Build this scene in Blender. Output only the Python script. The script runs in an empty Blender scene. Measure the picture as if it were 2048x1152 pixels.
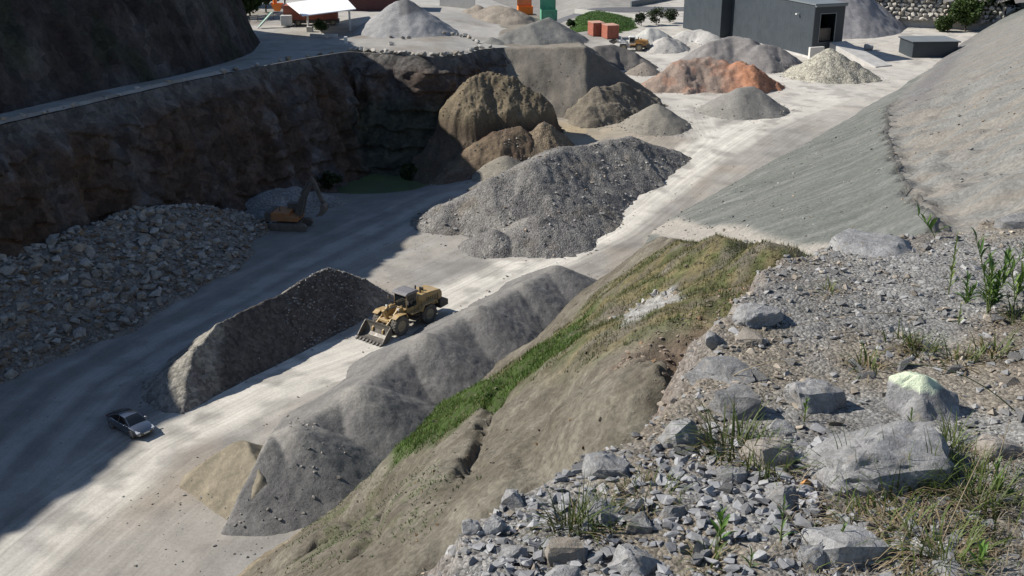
import bpy, bmesh, math, random
import numpy as np
from mathutils import Vector, Matrix

# ------------------------------------------------------------------ camera, sky, sun, exposure
SC = bpy.context.scene
COL = SC.collection
FPX, PITCH, CAM_H = 2200.0, math.radians(21.0), 39.4
cam_d = bpy.data.cameras.new('camera')
cam = bpy.data.objects.new('camera', cam_d); COL.objects.link(cam)
cam.location = (0, 0, CAM_H); cam.rotation_euler = (math.radians(90) - PITCH, 0, 0)
cam_d.sensor_width = 36.0; cam_d.lens = 36.0 * FPX / 2048.0
cam_d.clip_start = 0.1; cam_d.clip_end = 9000
SC.camera = cam
SUN_EL, SUN_DIR = math.radians(38.0), (-0.985, 0.17)
world = bpy.data.worlds.new('World'); SC.world = world; world.use_nodes = True
wn = world.node_tree.nodes; wl = world.node_tree.links
sky = wn.new('ShaderNodeTexSky'); sky.sky_type = 'NISHITA'; sky.sun_disc = False
sky.sun_elevation = SUN_EL; sky.sun_rotation = math.atan2(SUN_DIR[0], SUN_DIR[1])
sky.air_density = 0.9; sky.dust_density = 0.1; sky.ozone_density = 1.2
wl.new(sky.outputs[0], wn['Background'].inputs[0]); wn['Background'].inputs[1].default_value = 0.09
sun_d = bpy.data.lights.new('sun', 'SUN'); sun_d.energy = 5.0; sun_d.angle = math.radians(0.55); sun_d.color = (1.0, 0.955, 0.88)
sun = bpy.data.objects.new('sun', sun_d); COL.objects.link(sun)
_L = Vector((SUN_DIR[0] * math.cos(SUN_EL), SUN_DIR[1] * math.cos(SUN_EL), math.sin(SUN_EL))).normalized()
sun.rotation_euler = _L.to_track_quat('Z', 'Y').to_euler(); sun.location = (-60, 0, 80)
SC.view_settings.view_transform = 'Standard'; SC.view_settings.look = 'None'
SC.view_settings.exposure = 0.40; SC.view_settings.gamma = 1.0; SC.view_settings.use_curve_mapping = False
SC.render.engine = 'CYCLES'; SC.cycles.use_denoising = True; SC.cycles.max_bounces = 5
SC.cycles.diffuse_bounces = 2; SC.cycles.transparent_max_bounces = 6

# ------------------------------------------------------------------ helpers
random.seed(7); RNG = np.random.default_rng(11)
_S, _C = math.sin(PITCH), math.cos(PITCH)
def ray(px, py):
    v = py - 576.0
    return px - 1024.0, FPX * _C - v * _S, -(FPX * _S + v * _C)
def at(px, py, z=0.0):
    dx, dy, dz = ray(px, py); t = (CAM_H - z) / -dz
    return Vector((dx * t, dy * t, z))
def hit(px, py, fn, t0=0.001, t1=0.16, n=1500):
    dx, dy, dz = ray(px, py)
    t = np.geomspace(t0, t1, n)
    f = CAM_H + dz * t - fn(dx * t, dy * t)
    i = np.argmax(f < 0)
    if i == 0: i = n - 1
    a = f[i-1] / (f[i-1] - f[i] + 1e-12); tt = t[i-1] + a * (t[i] - t[i-1])
    return Vector((dx * tt, dy * tt, CAM_H + dz * tt))
_perm = RNG.permutation(256); _perm = np.concatenate([_perm, _perm, _perm])
_g2 = np.stack([np.cos(np.arange(256) * 2.399), np.sin(np.arange(256) * 2.399)], 1)
_g3 = RNG.normal(size=(256, 3)); _g3 /= np.linalg.norm(_g3, axis=1)[:, None]
def perlin2(x, y):
    x = np.asarray(x, float); y = np.asarray(y, float)
    xi = np.floor(x).astype(int); yi = np.floor(y).astype(int); xf = x - xi; yf = y - yi
    xi &= 255; yi &= 255
    u = xf**3 * (xf * (xf * 6 - 15) + 10); v = yf**3 * (yf * (yf * 6 - 15) + 10)
    def g(ix, iy, fx, fy):
        k = _g2[_perm[_perm[ix & 255] + (iy & 255)]]; return k[..., 0] * fx + k[..., 1] * fy
    a = g(xi, yi, xf, yf); b = g(xi + 1, yi, xf - 1, yf); c = g(xi, yi + 1, xf, yf - 1); d = g(xi + 1, yi + 1, xf - 1, yf - 1)
    return (a + u * (b - a)) * (1 - v) + (c + u * (d - c)) * v
def fbm(x, y, o=4, s=1.0, gain=0.5):
    r = 0; a = 1.0
    for k in range(o):
        r = r + a * perlin2(x * s + 17.3 * k, y * s - 9.1 * k); s *= 2.03; a *= gain
    return r
def ridged(x, y, o=4, s=1.0):
    r = 0; a = 1.0
    for k in range(o):
        r = r + a * (1 - np.abs(perlin2(x * s + 5.7 * k, y * s + 3.3 * k)) * 2); s *= 2.1; a *= 0.5
    return r / 2 - 0.5
def perlin3(p):
    pi = np.floor(p).astype(int); pf = p - pi; w = pf**3 * (pf * (pf * 6 - 15) + 10); r = 0
    for i in (0, 1):
        for j in (0, 1):
            for k in (0, 1):
                h = _g3[_perm[_perm[_perm[(pi[:, 0] + i) & 255] + ((pi[:, 1] + j) & 255)] + ((pi[:, 2] + k) & 255)]]
                d = pf - np.array([i, j, k])
                ww = (w[:, 0] if i else 1 - w[:, 0]) * (w[:, 1] if j else 1 - w[:, 1]) * (w[:, 2] if k else 1 - w[:, 2])
                r = r + ww * (h * d).sum(1)
    return r
def ss(a, b, x):
    t = np.clip((x - a) / (b - a), 0, 1); return t * t * (3 - 2 * t)
def mix(a, b, w):
    a = np.asarray(a, float); b = np.asarray(b, float); w = np.asarray(w)[..., None]; return a * (1 - w) + b * w
def polydist(x, y, pts):
    """distance to a polyline, signed (right of travel positive), length along it, index fraction"""
    best = np.full(np.shape(x), 1e9); sg = np.zeros(np.shape(x)); al = np.zeros(np.shape(x)); fr = np.zeros(np.shape(x)); L = 0
    for i in range(len(pts) - 1):
        ax, ay = pts[i][0], pts[i][1]; bx, by = pts[i+1][0], pts[i+1][1]
        l = math.hypot(bx - ax, by - ay); ux, uy = (bx - ax) / l, (by - ay) / l
        t = np.clip((x - ax) * ux + (y - ay) * uy, 0, l)
        d = np.hypot(x - ax - ux * t, y - ay - uy * t); m = d < best
        best = np.where(m, d, best); sg = np.where(m, np.sign((x - ax) * uy - (y - ay) * ux), sg)
        al = np.where(m, L + t, al); fr = np.where(m, i + t / l, fr); L += l
    return best, sg * best, al, fr
def inpoly(x, y, pts):
    r = np.zeros(np.shape(x), bool); n = len(pts); j = n - 1
    for i in range(n):
        xi, yi = pts[i][0], pts[i][1]; xj, yj = pts[j][0], pts[j][1]
        r ^= ((yi > y) != (yj > y)) & (x < (xj - xi) * (y - yi) / (yj - yi + 1e-12) + xi); j = i
    return r
def polysd(x, y, pts):   # signed distance, inside positive
    d = polydist(x, y, list(pts) + [pts[0]])[0]
    return np.where(inpoly(x, y, pts), d, -d)
def mesh_np(name, V, Fc, smooth=True, cols=None, mats=None):
    me = bpy.data.meshes.new(name); V = np.asarray(V, np.float32); Fc = np.asarray(Fc, np.int32); k = Fc.shape[1]
    me.vertices.add(len(V)); me.vertices.foreach_set('co', V.ravel())
    me.loops.add(Fc.size); me.loops.foreach_set('vertex_index', Fc.ravel())
    me.polygons.add(len(Fc)); me.polygons.foreach_set('loop_start', np.arange(0, Fc.size, k, dtype=np.int32))
    me.polygons.foreach_set('use_smooth', np.full(len(Fc), smooth))
    if mats is not None: me.polygons.foreach_set('material_index', np.asarray(mats, np.int32))
    me.update(calc_edges=True)
    if cols is not None:
        for an, c in cols.items():
            if c.shape[1] == 3 and an == 'Col': c = np.c_[c, np.ones(len(c))]
            if c.shape[1] == 4:
                a = me.attributes.new(an, 'FLOAT_COLOR', 'POINT'); a.data.foreach_set('color', np.asarray(c, np.float32).ravel())
            else:
                a = me.attributes.new(an, 'FLOAT_VECTOR', 'POINT'); a.data.foreach_set('vector', np.asarray(c, np.float32).ravel())
    me.validate(); return me
def grid_mesh(name, X, Y, Z, mask=None, cols=None, smooth=True, origin=(0, 0, 0)):
    n, m = X.shape; idx = np.arange(n * m).reshape(n, m)
    Fc = np.stack([idx[:-1, :-1], idx[1:, :-1], idx[1:, 1:], idx[:-1, 1:]], -1).reshape(-1, 4)
    V = np.stack([X, Y, Z], -1).reshape(-1, 3) - np.array(origin)
    # keep normals up
    a, b, d = V[Fc[0, 0]], V[Fc[0, 1]], V[Fc[0, 3]]
    if mask is not None:
        mk = mask.reshape(-1); Fc = Fc[mk[Fc].any(1)]
    if np.cross(b - a, d - a)[2] < 0: Fc = Fc[:, ::-1]
    used = np.zeros(len(V), bool); used[Fc.ravel()] = True; rm = np.cumsum(used) - 1
    if cols: cols = {k: c.reshape(n * m, -1)[used] for k, c in cols.items()}
    return mesh_np(name, V[used], rm[Fc], smooth, cols)
def link(name, me, mat=None, parent=None, loc=None):
    o = bpy.data.objects.new(name, me); COL.objects.link(o)
    if mat is not None and me is not None:
        for m in (mat if isinstance(mat, (list, tuple)) else [mat]): me.materials.append(m)
    if parent is not None: o.parent = parent
    if loc is not None: o.location = loc
    return o
def tag(o, label=None, cat=None, group=None, kind=None):
    if label: o['label'] = label
    if cat: o['category'] = cat
    if group: o['group'] = group
    if kind: o['kind'] = kind
    return o
def empty(name, loc, rz=0.0):
    o = bpy.data.objects.new(name, None); COL.objects.link(o); o.location = loc; o.rotation_euler = (0, 0, rz); o.empty_display_size = 0.3
    return o

# ------------------------------------------------------------------ materials
def new_mat(name):
    m = bpy.data.materials.new(name); m.use_nodes = True; nt = m.node_tree
    return m, nt, nt.nodes['Principled BSDF']
def N(nt, kind, **kw):
    n = nt.nodes.new('ShaderNode' + kind)
    for k, v in kw.items():
        if k in n.inputs: n.inputs[k].default_value = v
        else: setattr(n, k, v)
    return n
def M2(nt, op, a, b):
    n = N(nt, 'Math', operation=op)
    for i, q in enumerate((a, b)):
        if isinstance(q, (int, float)): n.inputs[i].default_value = q
        else: nt.links.new(q, n.inputs[i])
    return n.outputs[0]
def ramp(nt, x, lo, hi, a=0.0, b=1.0):
    n = N(nt, 'MapRange', clamp=True); nt.links.new(x, n.inputs[0])
    for i, q in zip((1, 2, 3, 4), (lo, hi, a, b)): n.inputs[i].default_value = q
    return n.outputs[0]
def mulcol(nt, col, f):
    n = N(nt, 'VectorMath', operation='SCALE'); nt.links.new(col, n.inputs[0]); nt.links.new(f, n.inputs['Scale']); return n.outputs[0]
def mixcol(nt, f, a, b):
    n = N(nt, 'Mix', data_type='RGBA')
    if isinstance(f, (int, float)): n.inputs[0].default_value = f
    else: nt.links.new(f, n.inputs[0])
    for i, q in ((6, a), (7, b)):
        if isinstance(q, (tuple, list)): n.inputs[i].default_value = (*q[:3], 1)
        else: nt.links.new(q, n.inputs[i])
    return n.outputs[2]
def noise(nt, co, scale, detail=4, rough=0.6, dist=0.0):
    n = N(nt, 'TexNoise', Scale=scale, Detail=detail, Roughness=rough, Distortion=dist); nt.links.new(co, n.inputs['Vector']); return n.outputs[0]
def earth(name, col=None, coarse=0.25, grit=6.0, var=0.35, gvar=0.5, bump=0.25, bumpd=0.06, pebble=0.0, peb_scale=9.0, streak=False, hue=None, rough=0.95):
    """ground / aggregate material: vertex colour (or a plain one) broken up by noise at several sizes"""
    m, nt, bs = new_mat(name); geo = N(nt, 'NewGeometry'); co = geo.outputs['Position']
    if col is None:
        at_ = N(nt, 'Attribute', attribute_name='Col'); base = at_.outputs['Color']
    else:
        rgb = N(nt, 'RGB'); rgb.outputs[0].default_value = (*col, 1); base = rgb.outputs[0]
    n1 = noise(nt, co, coarse, 5, 0.62); n2 = noise(nt, co, grit, 5, 0.75)
    f = M2(nt, 'MULTIPLY', ramp(nt, n1, 0.3, 0.7, 1 - var, 1 + var), ramp(nt, n2, 0.28, 0.72, 1 - gvar, 1 + gvar))
    if streak:
        rd = N(nt, 'Attribute', attribute_name='rd')
        mp = N(nt, 'Mapping'); mp.inputs['Scale'].default_value = (0.02, 1.3, 1); nt.links.new(rd.outputs['Vector'], mp.inputs[0])
        st = ramp(nt, noise(nt, mp.outputs[0], 1.0, 7, 0.7, 0.15), 0.3, 0.7, 0.72, 1.18)
        mp2 = N(nt, 'Mapping'); mp2.inputs['Scale'].default_value = (0.03, 3.4, 1); nt.links.new(rd.outputs['Vector'], mp2.inputs[0])
        st = M2(nt, 'MULTIPLY', st, ramp(nt, noise(nt, mp2.outputs[0], 1.0, 4, 0.6, 0.4), 0.35, 0.65, 0.93, 1.05))
        w = M2(nt, 'MULTIPLY', at_.outputs['Alpha'], 1.0)
        stw = N(nt, 'Mix', data_type='FLOAT'); nt.links.new(w, stw.inputs[0]); stw.inputs[2].default_value = 1.0; nt.links.new(st, stw.inputs[3])
        f = M2(nt, 'MULTIPLY', f, stw.outputs[0])
    c = mulcol(nt, base, f)
    if hue:
        c = mixcol(nt, ramp(nt, noise(nt, co, coarse * 2.7, 4, 0.6), 0.45, 0.7, 0, hue[3]), c, hue[:3])
    h = M2(nt, 'ADD', M2(nt, 'MULTIPLY', n2, 1.0), M2(nt, 'MULTIPLY', n1, 0.6))
    if pebble:
        vo = N(nt, 'TexVoronoi', Scale=peb_scale); nt.links.new(co, vo.inputs['Vector'])
        sep = N(nt, 'SeparateColor'); nt.links.new(vo.outputs['Color'], sep.inputs[0])
        c = mulcol(nt, c, ramp(nt, sep.outputs[0], 0, 1, 1 - pebble, 1 + pebble))
        h = M2(nt, 'SUBTRACT', h, M2(nt, 'MULTIPLY', vo.outputs['Distance'], 0.9))
    nt.links.new(c, bs.inputs['Base Color']); bs.inputs['Roughness'].default_value = rough
    bs.inputs['Specular IOR Level'].default_value = 0.15
    bp = N(nt, 'Bump', Strength=bump, Distance=bumpd); nt.links.new(h, bp.inputs['Height']); nt.links.new(bp.outputs[0], bs.inputs['Normal'])
    return m
def plain(name, col, rough=0.5, metal=0.0, dirt=0.25, scale=3.0, spec=0.5, dust=None):
    """painted or bare surface with uneven wear; dust = (colour, amount) settles on it"""
    m, nt, bs = new_mat(name); tc = N(nt, 'TexCoord'); co = tc.outputs['Object']
    n1 = noise(nt, co, scale, 5, 0.65)
    rgb = N(nt, 'RGB'); rgb.outputs[0].default_value = (*col, 1)
    c = mulcol(nt, rgb.outputs[0], ramp(nt, n1, 0.3, 0.7, 1 - dirt, 1 + dirt * 0.5))
    if dust:
        c = mixcol(nt, ramp(nt, noise(nt, co, scale * 0.7, 5, 0.7), 0.35, 0.7, dust[1] * 0.35, dust[1]), c, dust[0])
    nt.links.new(c, bs.inputs['Base Color']); bs.inputs['Metallic'].default_value = metal
    nt.links.new(ramp(nt, n1, 0.3, 0.7, max(0.05, rough - 0.12), min(1, rough + 0.15)), bs.inputs['Roughness'])
    bs.inputs['Specular IOR Level'].default_value = spec
    return m

# ------------------------------------------------------------------ ground levels of the place (metres, pit floor = 0)
def pond_dip(x, y): return np.exp(-(((x + 19.5) / 12.0)**2 + ((y - 148.0) / 9.0)**2) * 1.1)
def floor_z(x, y):
    x = np.asarray(x, float); y = np.asarray(y, float)
    r = ss(112, 170, y + 0.15 * x) * ss(-13, 4, x - 0.12 * (y - 140))
    z = 4.0 * r - 2.6 * pond_dip(x, y)
    near = (np.abs(x) < 220) & (y < 420)
    return z + np.where(near, 0.16 * fbm(x, y, 3, 0.06) + 0.05 * fbm(x, y, 3, 0.5), 0)
TOE1 = (-15.8, 56.0); TD1 = (0.461, 0.887)
def q1(x, y): return (x - TOE1[0]) * TD1[1] - (y - TOE1[1]) * TD1[0]
def a1(x, y): return (x - TOE1[0]) * TD1[0] + (y - TOE1[1]) * TD1[1]
def hill_z(x, y):
    q = q1(x, y); a = a1(x, y)
    q = q + 1.6 * fbm(x, y, 2, 0.045) + 0.5 * np.sin(a * 0.21 + 1.0)
    z = 0.8 * q - 0.35
    z = z + 1.3 * ridged(a * 1.0 + 4, q * 0.35, 3, 0.055) * ss(1, 9, q)
    # erosion gullies down the bare earth
    w = ss(3, 9, q) * (1 - ss(62, 74, a))
    g = np.abs(perlin2(a * 0.13 + 0.35 * fbm(a, q, 2, 0.12), q * 0.022 + 3.3))
    z = z - 1.9 * w * np.exp(-(g / 0.055)**2) + 1.8 * w * np.minimum(g, 0.35) / 0.35
    z = z + 0.30 * fbm(x, y, 4, 0.35) + 0.14 * ridged(x, y, 4, 0.9) + 0.06 * fbm(x, y, 3, 2.1)
    for pl, dep, wd in HILL_FORMS:
        wob = 0.7 * fbm(x, y, 3, 0.35) + 0.35 * fbm(x, y, 3, 1.3)
        d = polydist(x + wob, y - wob, pl)[0]; z = z + dep * np.exp(-(d / wd)**2)
    # far side of the grassy shoulder drops to the track behind it
    s = np.maximum(0, (x - SH0[0]) * SHN[0] + (y - SH0[1]) * SHN[1] + 0.6 * fbm(x, y, 2, 0.12))
    return z - 0.75 * (np.sqrt(s * s + 1.0) - 1.0) - 0.9 * np.maximum(0, x - 11.0)
SH0 = SH1 = None
def _hp(*pp): return [(lambda h: (h.x, h.y))(hit(px, py, lambda x, y: 0.8 * q1(x, y) - 0.35)) for px, py in pp]
HILL_FORMS = [(_hp((1000, 850), (985, 905), (955, 965), (930, 1010)), -0.7, 0.42), (_hp((1335, 770), (1372, 805), (1392, 860)), -1.4, 0.8), (_hp((1090, 790), (1200, 785), (1290, 830)), 1.5, 3.2), (_hp((870, 900), (900, 960), (860, 1040)), 0.9, 2.6),
              (_hp((800, 1040), (760, 1090), (740, 1140)), -0.8, 0.6), (_hp((1130, 880), (1080, 940), (1060, 990)), -0.6, 0.6), (_hp((640, 1090), (600, 1130)), -0.6, 0.5)]
TOE2 = (19.7, 127.0); TD2 = (0.534, 0.845)
def q2(x, y): return (x - TOE2[0]) * TD2[1] - (y - TOE2[1]) * TD2[0]
def a2(x, y): return (x - TOE2[0]) * TD2[0] + (y - TOE2[1]) * TD2[1]
SH0, SH1 = [hit(px, py, lambda x, y: 0.8 * q1(x, y)) for px, py in ((1330, 497), (1585, 503))]
_d = (SH1 - SH0).normalized(); SHN = (-_d.y, _d.x) if _d.x > 0 else (_d.y, -_d.x)
if SHN[0] * 30 + SHN[1] * 100 < 0: SHN = (-SHN[0], -SHN[1])
print('shoulder', SH0, SH1, SHN)
def spoil_plane(x, y): return 0.55 * q2(x, y) + 0.2
GUL = [hit(px, py, spoil_plane) for px, py in ((1905, 95), (1830, 165), (1775, 215), (1768, 260), (1785, 330), (1825, 420), (1900, 520))]
def spoil_z(x, y):
    x = np.asarray(x, float); y = np.asarray(y, float)
    q = q2(x, y); a = a2(x, y)
    z = 0.55 * q + 0.2 + 2.4 * ss(30, 220, a) * ss(0, 10, q) + 0.9 * fbm(x, y, 2, 0.035) * ss(0, 6, q) + 0.10 * fbm(x, y, 4, 0.4)
    z = z + 0.09 * fbm(a * 1.0, q * 0.16, 4, 0.5) * ss(0, 4, q) + 0.35 * ridged(a * 0.9 + 0.5 * q, q * 0.25, 3, 0.12) * ss(1, 8, q)
    z = z - 1.3 * np.maximum(0, np.maximum(0, -a - 6) * 0.42 - q)
    d, sd, al, fr = polydist(x + 0.9 * fbm(x, y, 3, 0.3), y, [(p.x, p.y) for p in GUL])
    # sd > 0: right of the line running towards the viewer = the older slope (west side) ; < 0: the scooped lobe
    w = ss(1.0, 2.8, fr) * (1 - ss(5.6, 6, fr))
    lobe = np.where(sd < 0, 1.0, 0.0)
    z = z - w * (0.75 + 1.3 * fbm(x, y, 2, 0.25)) * lobe * ss(0, 1.7, d) * (1 - 0.7 * ss(2, 16, d))
    z = z + w * (1 - lobe) * 0.5 * np.exp(-(d / 2.2)**2)
    return z
def knoll_z(x, y):
    x = np.asarray(x, float); y = np.asarray(y, float)
    sd = polysd(x, y, KN) + 0.16 + 0.12 * fbm(x, y, 3, 1.1) + 0.16 * fbm(x, y, 3, 3.1)
    base = 37.05 + 0.10 * fbm(x, y, 3, 0.45) + 0.05 * (x - 1.5) - 0.03 * (y - 4.5) + 0.10 * ss(1.2, 2.6, sd)
    z = base - np.where(sd < 0.15, (0.15 - sd) * 1.75 + np.minimum((0.15 - sd), 0.5)**2, 0)
    return z
KN = [(at(px, py, 36.98).x, at(px, py, 36.98).y) for px, py in ((905, 1152), (935, 1060), (1000, 1010), (1150, 935), (1180, 905), (1310, 850), (1395, 790), (1400, 740), (1440, 660), (1530, 600), (1570, 545), (1650, 496), (1740, 476), (1850, 468), (1960, 470), (2048, 430), (2250, 400))] + [(8, 6.4), (8, -4), (-1.6, -4), (-1.2, 1.0), (-0.75, 1.9)]
def knoll_ground(x, y): return knoll_z(x, y)
# left wall: edge of the bench above the pit
EDGE = [(-88, -5, 17.5), (-75, 30, 17.2), (-62, 65, 16.9), (-48.4, 102.7, 16.5), (-39.2, 128, 15.7), (-33.5, 141.6, 15.2), (-28.6, 152.5, 14.7), (-23.6, 160.5, 14.4), (-17.5, 159.0, 14.2), (-11.6, 157.5, 14.0), (-7.2, 162.0, 13.6), (-4.8, 169.5, 13.3), (-1.5, 172.6, 13.1), (4, 173.4, 13.0), (11.3, 172.8, 13.0)]
BACK = [(-93, -2), (-80, 33), (-67, 67), (-52, 108.5), (-43, 136), (-42, 152), (-66, 190), (-62, 215), (-44, 260), (-28, 300), (-18, 290), (-12, 270), (-8, 250), (-4, 235), (7.5, 205)]
UPPER = [(-93, -2), (-80, 33), (-66, 67), (-50.8, 107), (-41.6, 134), (-38.4, 149), (-37.6, 160), (-38.6, 171), (-47, 185), (-66, 197), (-120, 205), (-200, 120), (-200, -60), (-110, -60)]
def terrace_z(x, y):
    x = np.asarray(x, float); return 14.1 - 1.1 * ss(-14, 0, x) + 0.12 * fbm(np.asarray(x, float), np.asarray(y, float), 3, 0.12)
def bank_z(x, y):
    x = np.asarray(x, float); y = np.asarray(y, float); j = 0.35 * fbm(x, y, 4, 0.25)
    top = 13.05 + 0.08 * fbm(x, y, 2, 0.3)
    front = 13.1 - 1.10 * (172.6 - y) + j
    m = (0.985, 0.17)
    right = 13.1 - 0.70 * ((x - 11.3) * m[0] + (y - 172.8) * m[1]) + 1.6 * j + 1.3 * ridged(x, y, 4, 0.13)
    left = 13.1 - 1.5 * (-3.2 - x)
    right = np.minimum(right, 13.2 - 1.5 * ((x - 11.3) * 0.73 - (y - 172.8) * 0.685) + 1.2 * j + 0.9 * ridged(x, y, 4, 0.2))
    return np.minimum(np.minimum(top, front), np.minimum(right, left))

# ------------------------------------------------------------------ terrain meshes
def axis(lo, hi, step, out_lo=(), out_hi=()):
    return np.concatenate([np.array(out_lo, float), np.arange(lo, hi + step * 0.5, step), np.array(out_hi, float)])
ROAD = [at(*p) for p in ((-160, 1240), (100, 1030), (300, 885), (560, 760), (760, 690), (900, 605), (1050, 528), (1200, 462), (1330, 385))] + [at(1500, 268, 2.6), at(1650, 195, 4), at(1560, 150, 4), at(1400, 120, 4), at(1330, 110, 4)]
ROAD2 = [at(*p) for p in ((-200, 1180), (90, 880), (200, 770), (330, 690), (480, 610), (640, 525), (760, 470), (900, 400))]
ROAD3 = [at(1330, 385), at(1420, 300, 2.0), at(1400, 255, 3.5), at(1385, 205, 4), at(1330, 185, 4), at(1200, 235, 4)]
def floor_colour(x, y):
    dust = np.array([0.315, 0.292, 0.258]); pale = np.array([0.56, 0.525, 0.46]); grey = np.array([0.27, 0.255, 0.235]); tan = np.array([0.36, 0.29, 0.19])
    d1, s1, l1, _ = polydist(x, y, [(p.x, p.y) for p in ROAD]); d2, s2, l2, _ = polydist(x, y, [(p.x, p.y) for p in ROAD2]); d3, s3, l3, _ = polydist(x, y, [(p.x, p.y) for p in ROAD3])
    nz = fbm(x, y, 4, 0.09); n2 = fbm(x, y, 3, 0.3)
    c = mix(np.broadcast_to(dust, x.shape + (3,)), grey, ss(0.0, 0.45, nz) * 0.8)
    c = mix(c, np.array([0.30, 0.25, 0.195]), ss(0.05, 0.4, fbm(x + 40, y, 3, 0.07)) * 0.55)
    c = mix(c, pale, (1 - ss(2.6, 4.6, d1 + 1.2 * nz)) * 0.95)
    c = mix(c, pale, (1 - ss(1.5, 5.0, d3 + 1.2 * nz)) * 0.7)
    c = mix(c, np.array([0.48, 0.45, 0.40]), ss(150, 185, y) * ss(6, 18, x) * 0.8)      # stone dust of the yard
    c = mix(c, grey * 0.76, ss(-20, -31, x - (y - 80) * 0.28) * 0.8)  # floor inside the cliff's shadow painted darker, deepening the shade
    c = mix(c, grey * 0.85, (1 - ss(1.5, 4.5, d2)) * 0.35)
    c = mix(c, np.array([0.37, 0.35, 0.32]), ss(1.5, 0.5, np.abs(d2 - 1.6 + 0.7 * nz)) * 0.75)        # pale ruts of the lower road
    c = mix(c, np.array([0.33, 0.315, 0.29]), ss(0.9, 0.2, np.abs(d2 - 5.5 + 2.2 * nz)) * 0.5)
    c = mix(c, tan, np.exp(-(((x - 8) / 8)**2 + ((y - 157) / 6)**2)))
    
    c = mix(c, np.array([0.20, 0.185, 0.165]), ss(0.12, 0.32, n2 + 0.4 * nz) * 0.5 * (1 - ss(1, 4, d1) * 0.2))   # damp patches
    use2 = d2 < d1; use3 = (d3 < d1) & (d3 < d2)
    rd = np.stack([np.where(use3, l3, np.where(use2, l2 + 300, l1)), np.where(use3, s3 + 50, np.where(use2, s2 + 100, s1)), 0 * x], -1)
    w = np.clip(np.exp(-(np.minimum(np.minimum(d1, d2), d3) / 9.0)**2) + 0.25, 0, 1) * (1 - 0.75 * ss(150, 185, y)) * np.where(use2 & ~use3, 0.55, 1.0)
    return np.concatenate([c, w[..., None]], -1), rd
xs = axis(-66, 150, 0.5, (-3000, -1200, -500, -250, -150, -100, -80), (160, 180, 220, 300, 600, 1500, 3000))
ys = axis(40, 330, 0.5, (-3000, -1000, -300, -100, -20, 20), (340, 370, 420, 600, 1200, 2500, 4000))
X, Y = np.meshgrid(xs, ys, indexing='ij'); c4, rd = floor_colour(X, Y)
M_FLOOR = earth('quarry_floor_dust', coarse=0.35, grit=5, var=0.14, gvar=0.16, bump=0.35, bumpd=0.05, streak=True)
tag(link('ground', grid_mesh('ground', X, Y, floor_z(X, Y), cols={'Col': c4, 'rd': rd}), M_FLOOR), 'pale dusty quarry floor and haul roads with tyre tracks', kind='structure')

# near hillside (bare earth, weeds, grass)
def zone(pts, fn): return [(lambda h: (h.x, h.y))(hit(px, py, fn)) for px, py in pts]
def hill_plane(x, y): return 0.8 * q1(x, y)
Z_GRASS = zone([(1195, 585), (1300, 520), (1400, 508), (1560, 520), (1540, 565), (1510, 600), (1440, 640), (1340, 660), (1210, 700), (1080, 740), (990, 800), (880, 880), (740, 945), (690, 945), (780, 880), (960, 780), (1110, 670), (1180, 600)], hill_z)
Z_LUSH = zone([(1165, 640), (1150, 685), (1050, 755), (960, 815), (900, 865), (800, 912), (700, 940), (690, 928), (860, 825), (985, 755), (1100, 680)], hill_z)
Z_RED = zone([(1560, 560), (1400, 640), (1300, 690), (1240, 730), (1380, 830), (1440, 760), (1530, 640)], hill_z)
Z_WEED = zone([(760, 950), (860, 940), (900, 1010), (830, 1060), (700, 1110), (590, 1130), (620, 1040)], hill_z)
Z_SCREE = zone([(1220, 640), (1350, 575), (1365, 600), (1250, 650)], hill_z)
for k_ in (1, 2, 3): Z_GRASS[k_] = (Z_GRASS[k_][0] + SHN[0] * 4.5, Z_GRASS[k_][1] + SHN[1] * 4.5)
def hill_colour(x, y):
    n = fbm(x, y, 4, 0.22); n2 = fbm(x, y, 3, 0.7)
    c = mix(np.broadcast_to(np.array([0.128, 0.113, 0.087]), x.shape + (3,)), np.array([0.168, 0.152, 0.120]), ss(-0.2, 0.35, n))
    g = q1(x, y)
    c = mix(c, np.array([0.24, 0.20, 0.14]), np.exp(-((g - 0.4) / 0.9)**2) * (1 - ss(18, 30, a1(x, y))))
    c = mix(c, np.array([0.20, 0.135, 0.095]), ss(-0.8, 1.2, polysd(x, y, Z_RED) + 1.2 * n) * 0.7)
    c = mix(c, mix(np.broadcast_to(np.array([0.155, 0.130, 0.062]), x.shape + (3,)), np.array([0.075, 0.088, 0.028]), ss(-0.15, 0.2, n2)), ss(-1.5, 1.2, polysd(x, y, Z_GRASS) + 1.6 * n) * ss(-0.35, 0.15, fbm(x + 5, y, 3, 0.45)) * 0.85)
    c = mix(c, np.array([0.045, 0.075, 0.018]), ss(-1.0, 0.6, polysd(x, y, Z_LUSH) + 0.8 * n2))
    c = mix(c, np.array([0.085, 0.095, 0.045]), ss(-1.0, 2.0, polysd(x, y, Z_WEED)) * ss(0.0, 0.25, n2) * 0.6)
    c = mix(c, np.array([0.30, 0.29, 0.27]), ss(-0.3, 0.25, polysd(x, y, Z_SCREE) + 0.5 * n2))
    return c
A, Q = np.meshgrid(np.arange(-60, 84, 0.15), np.arange(-2.5, 45, 0.15), indexing='ij')
X = TOE1[0] + A * TD1[0] + Q * TD1[1]; Y = TOE1[1] + A * TD1[1] - Q * TD1[0]; Z = hill_z(X, Y)
near = ss(9, 4, np.hypot(X - 1, Y - 3)); Z = Z - 2.0 * near
M_HILL = earth('hillside_earth', coarse=0.7, grit=4.5, var=0.3, gvar=0.45, bump=0.9, bumpd=0.12, hue=(0.075, 0.062, 0.045, 0.55))
vis = (Y > -20) & (Z > floor_z(X, Y) - 0.8) & (Z < 38.5)
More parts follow.
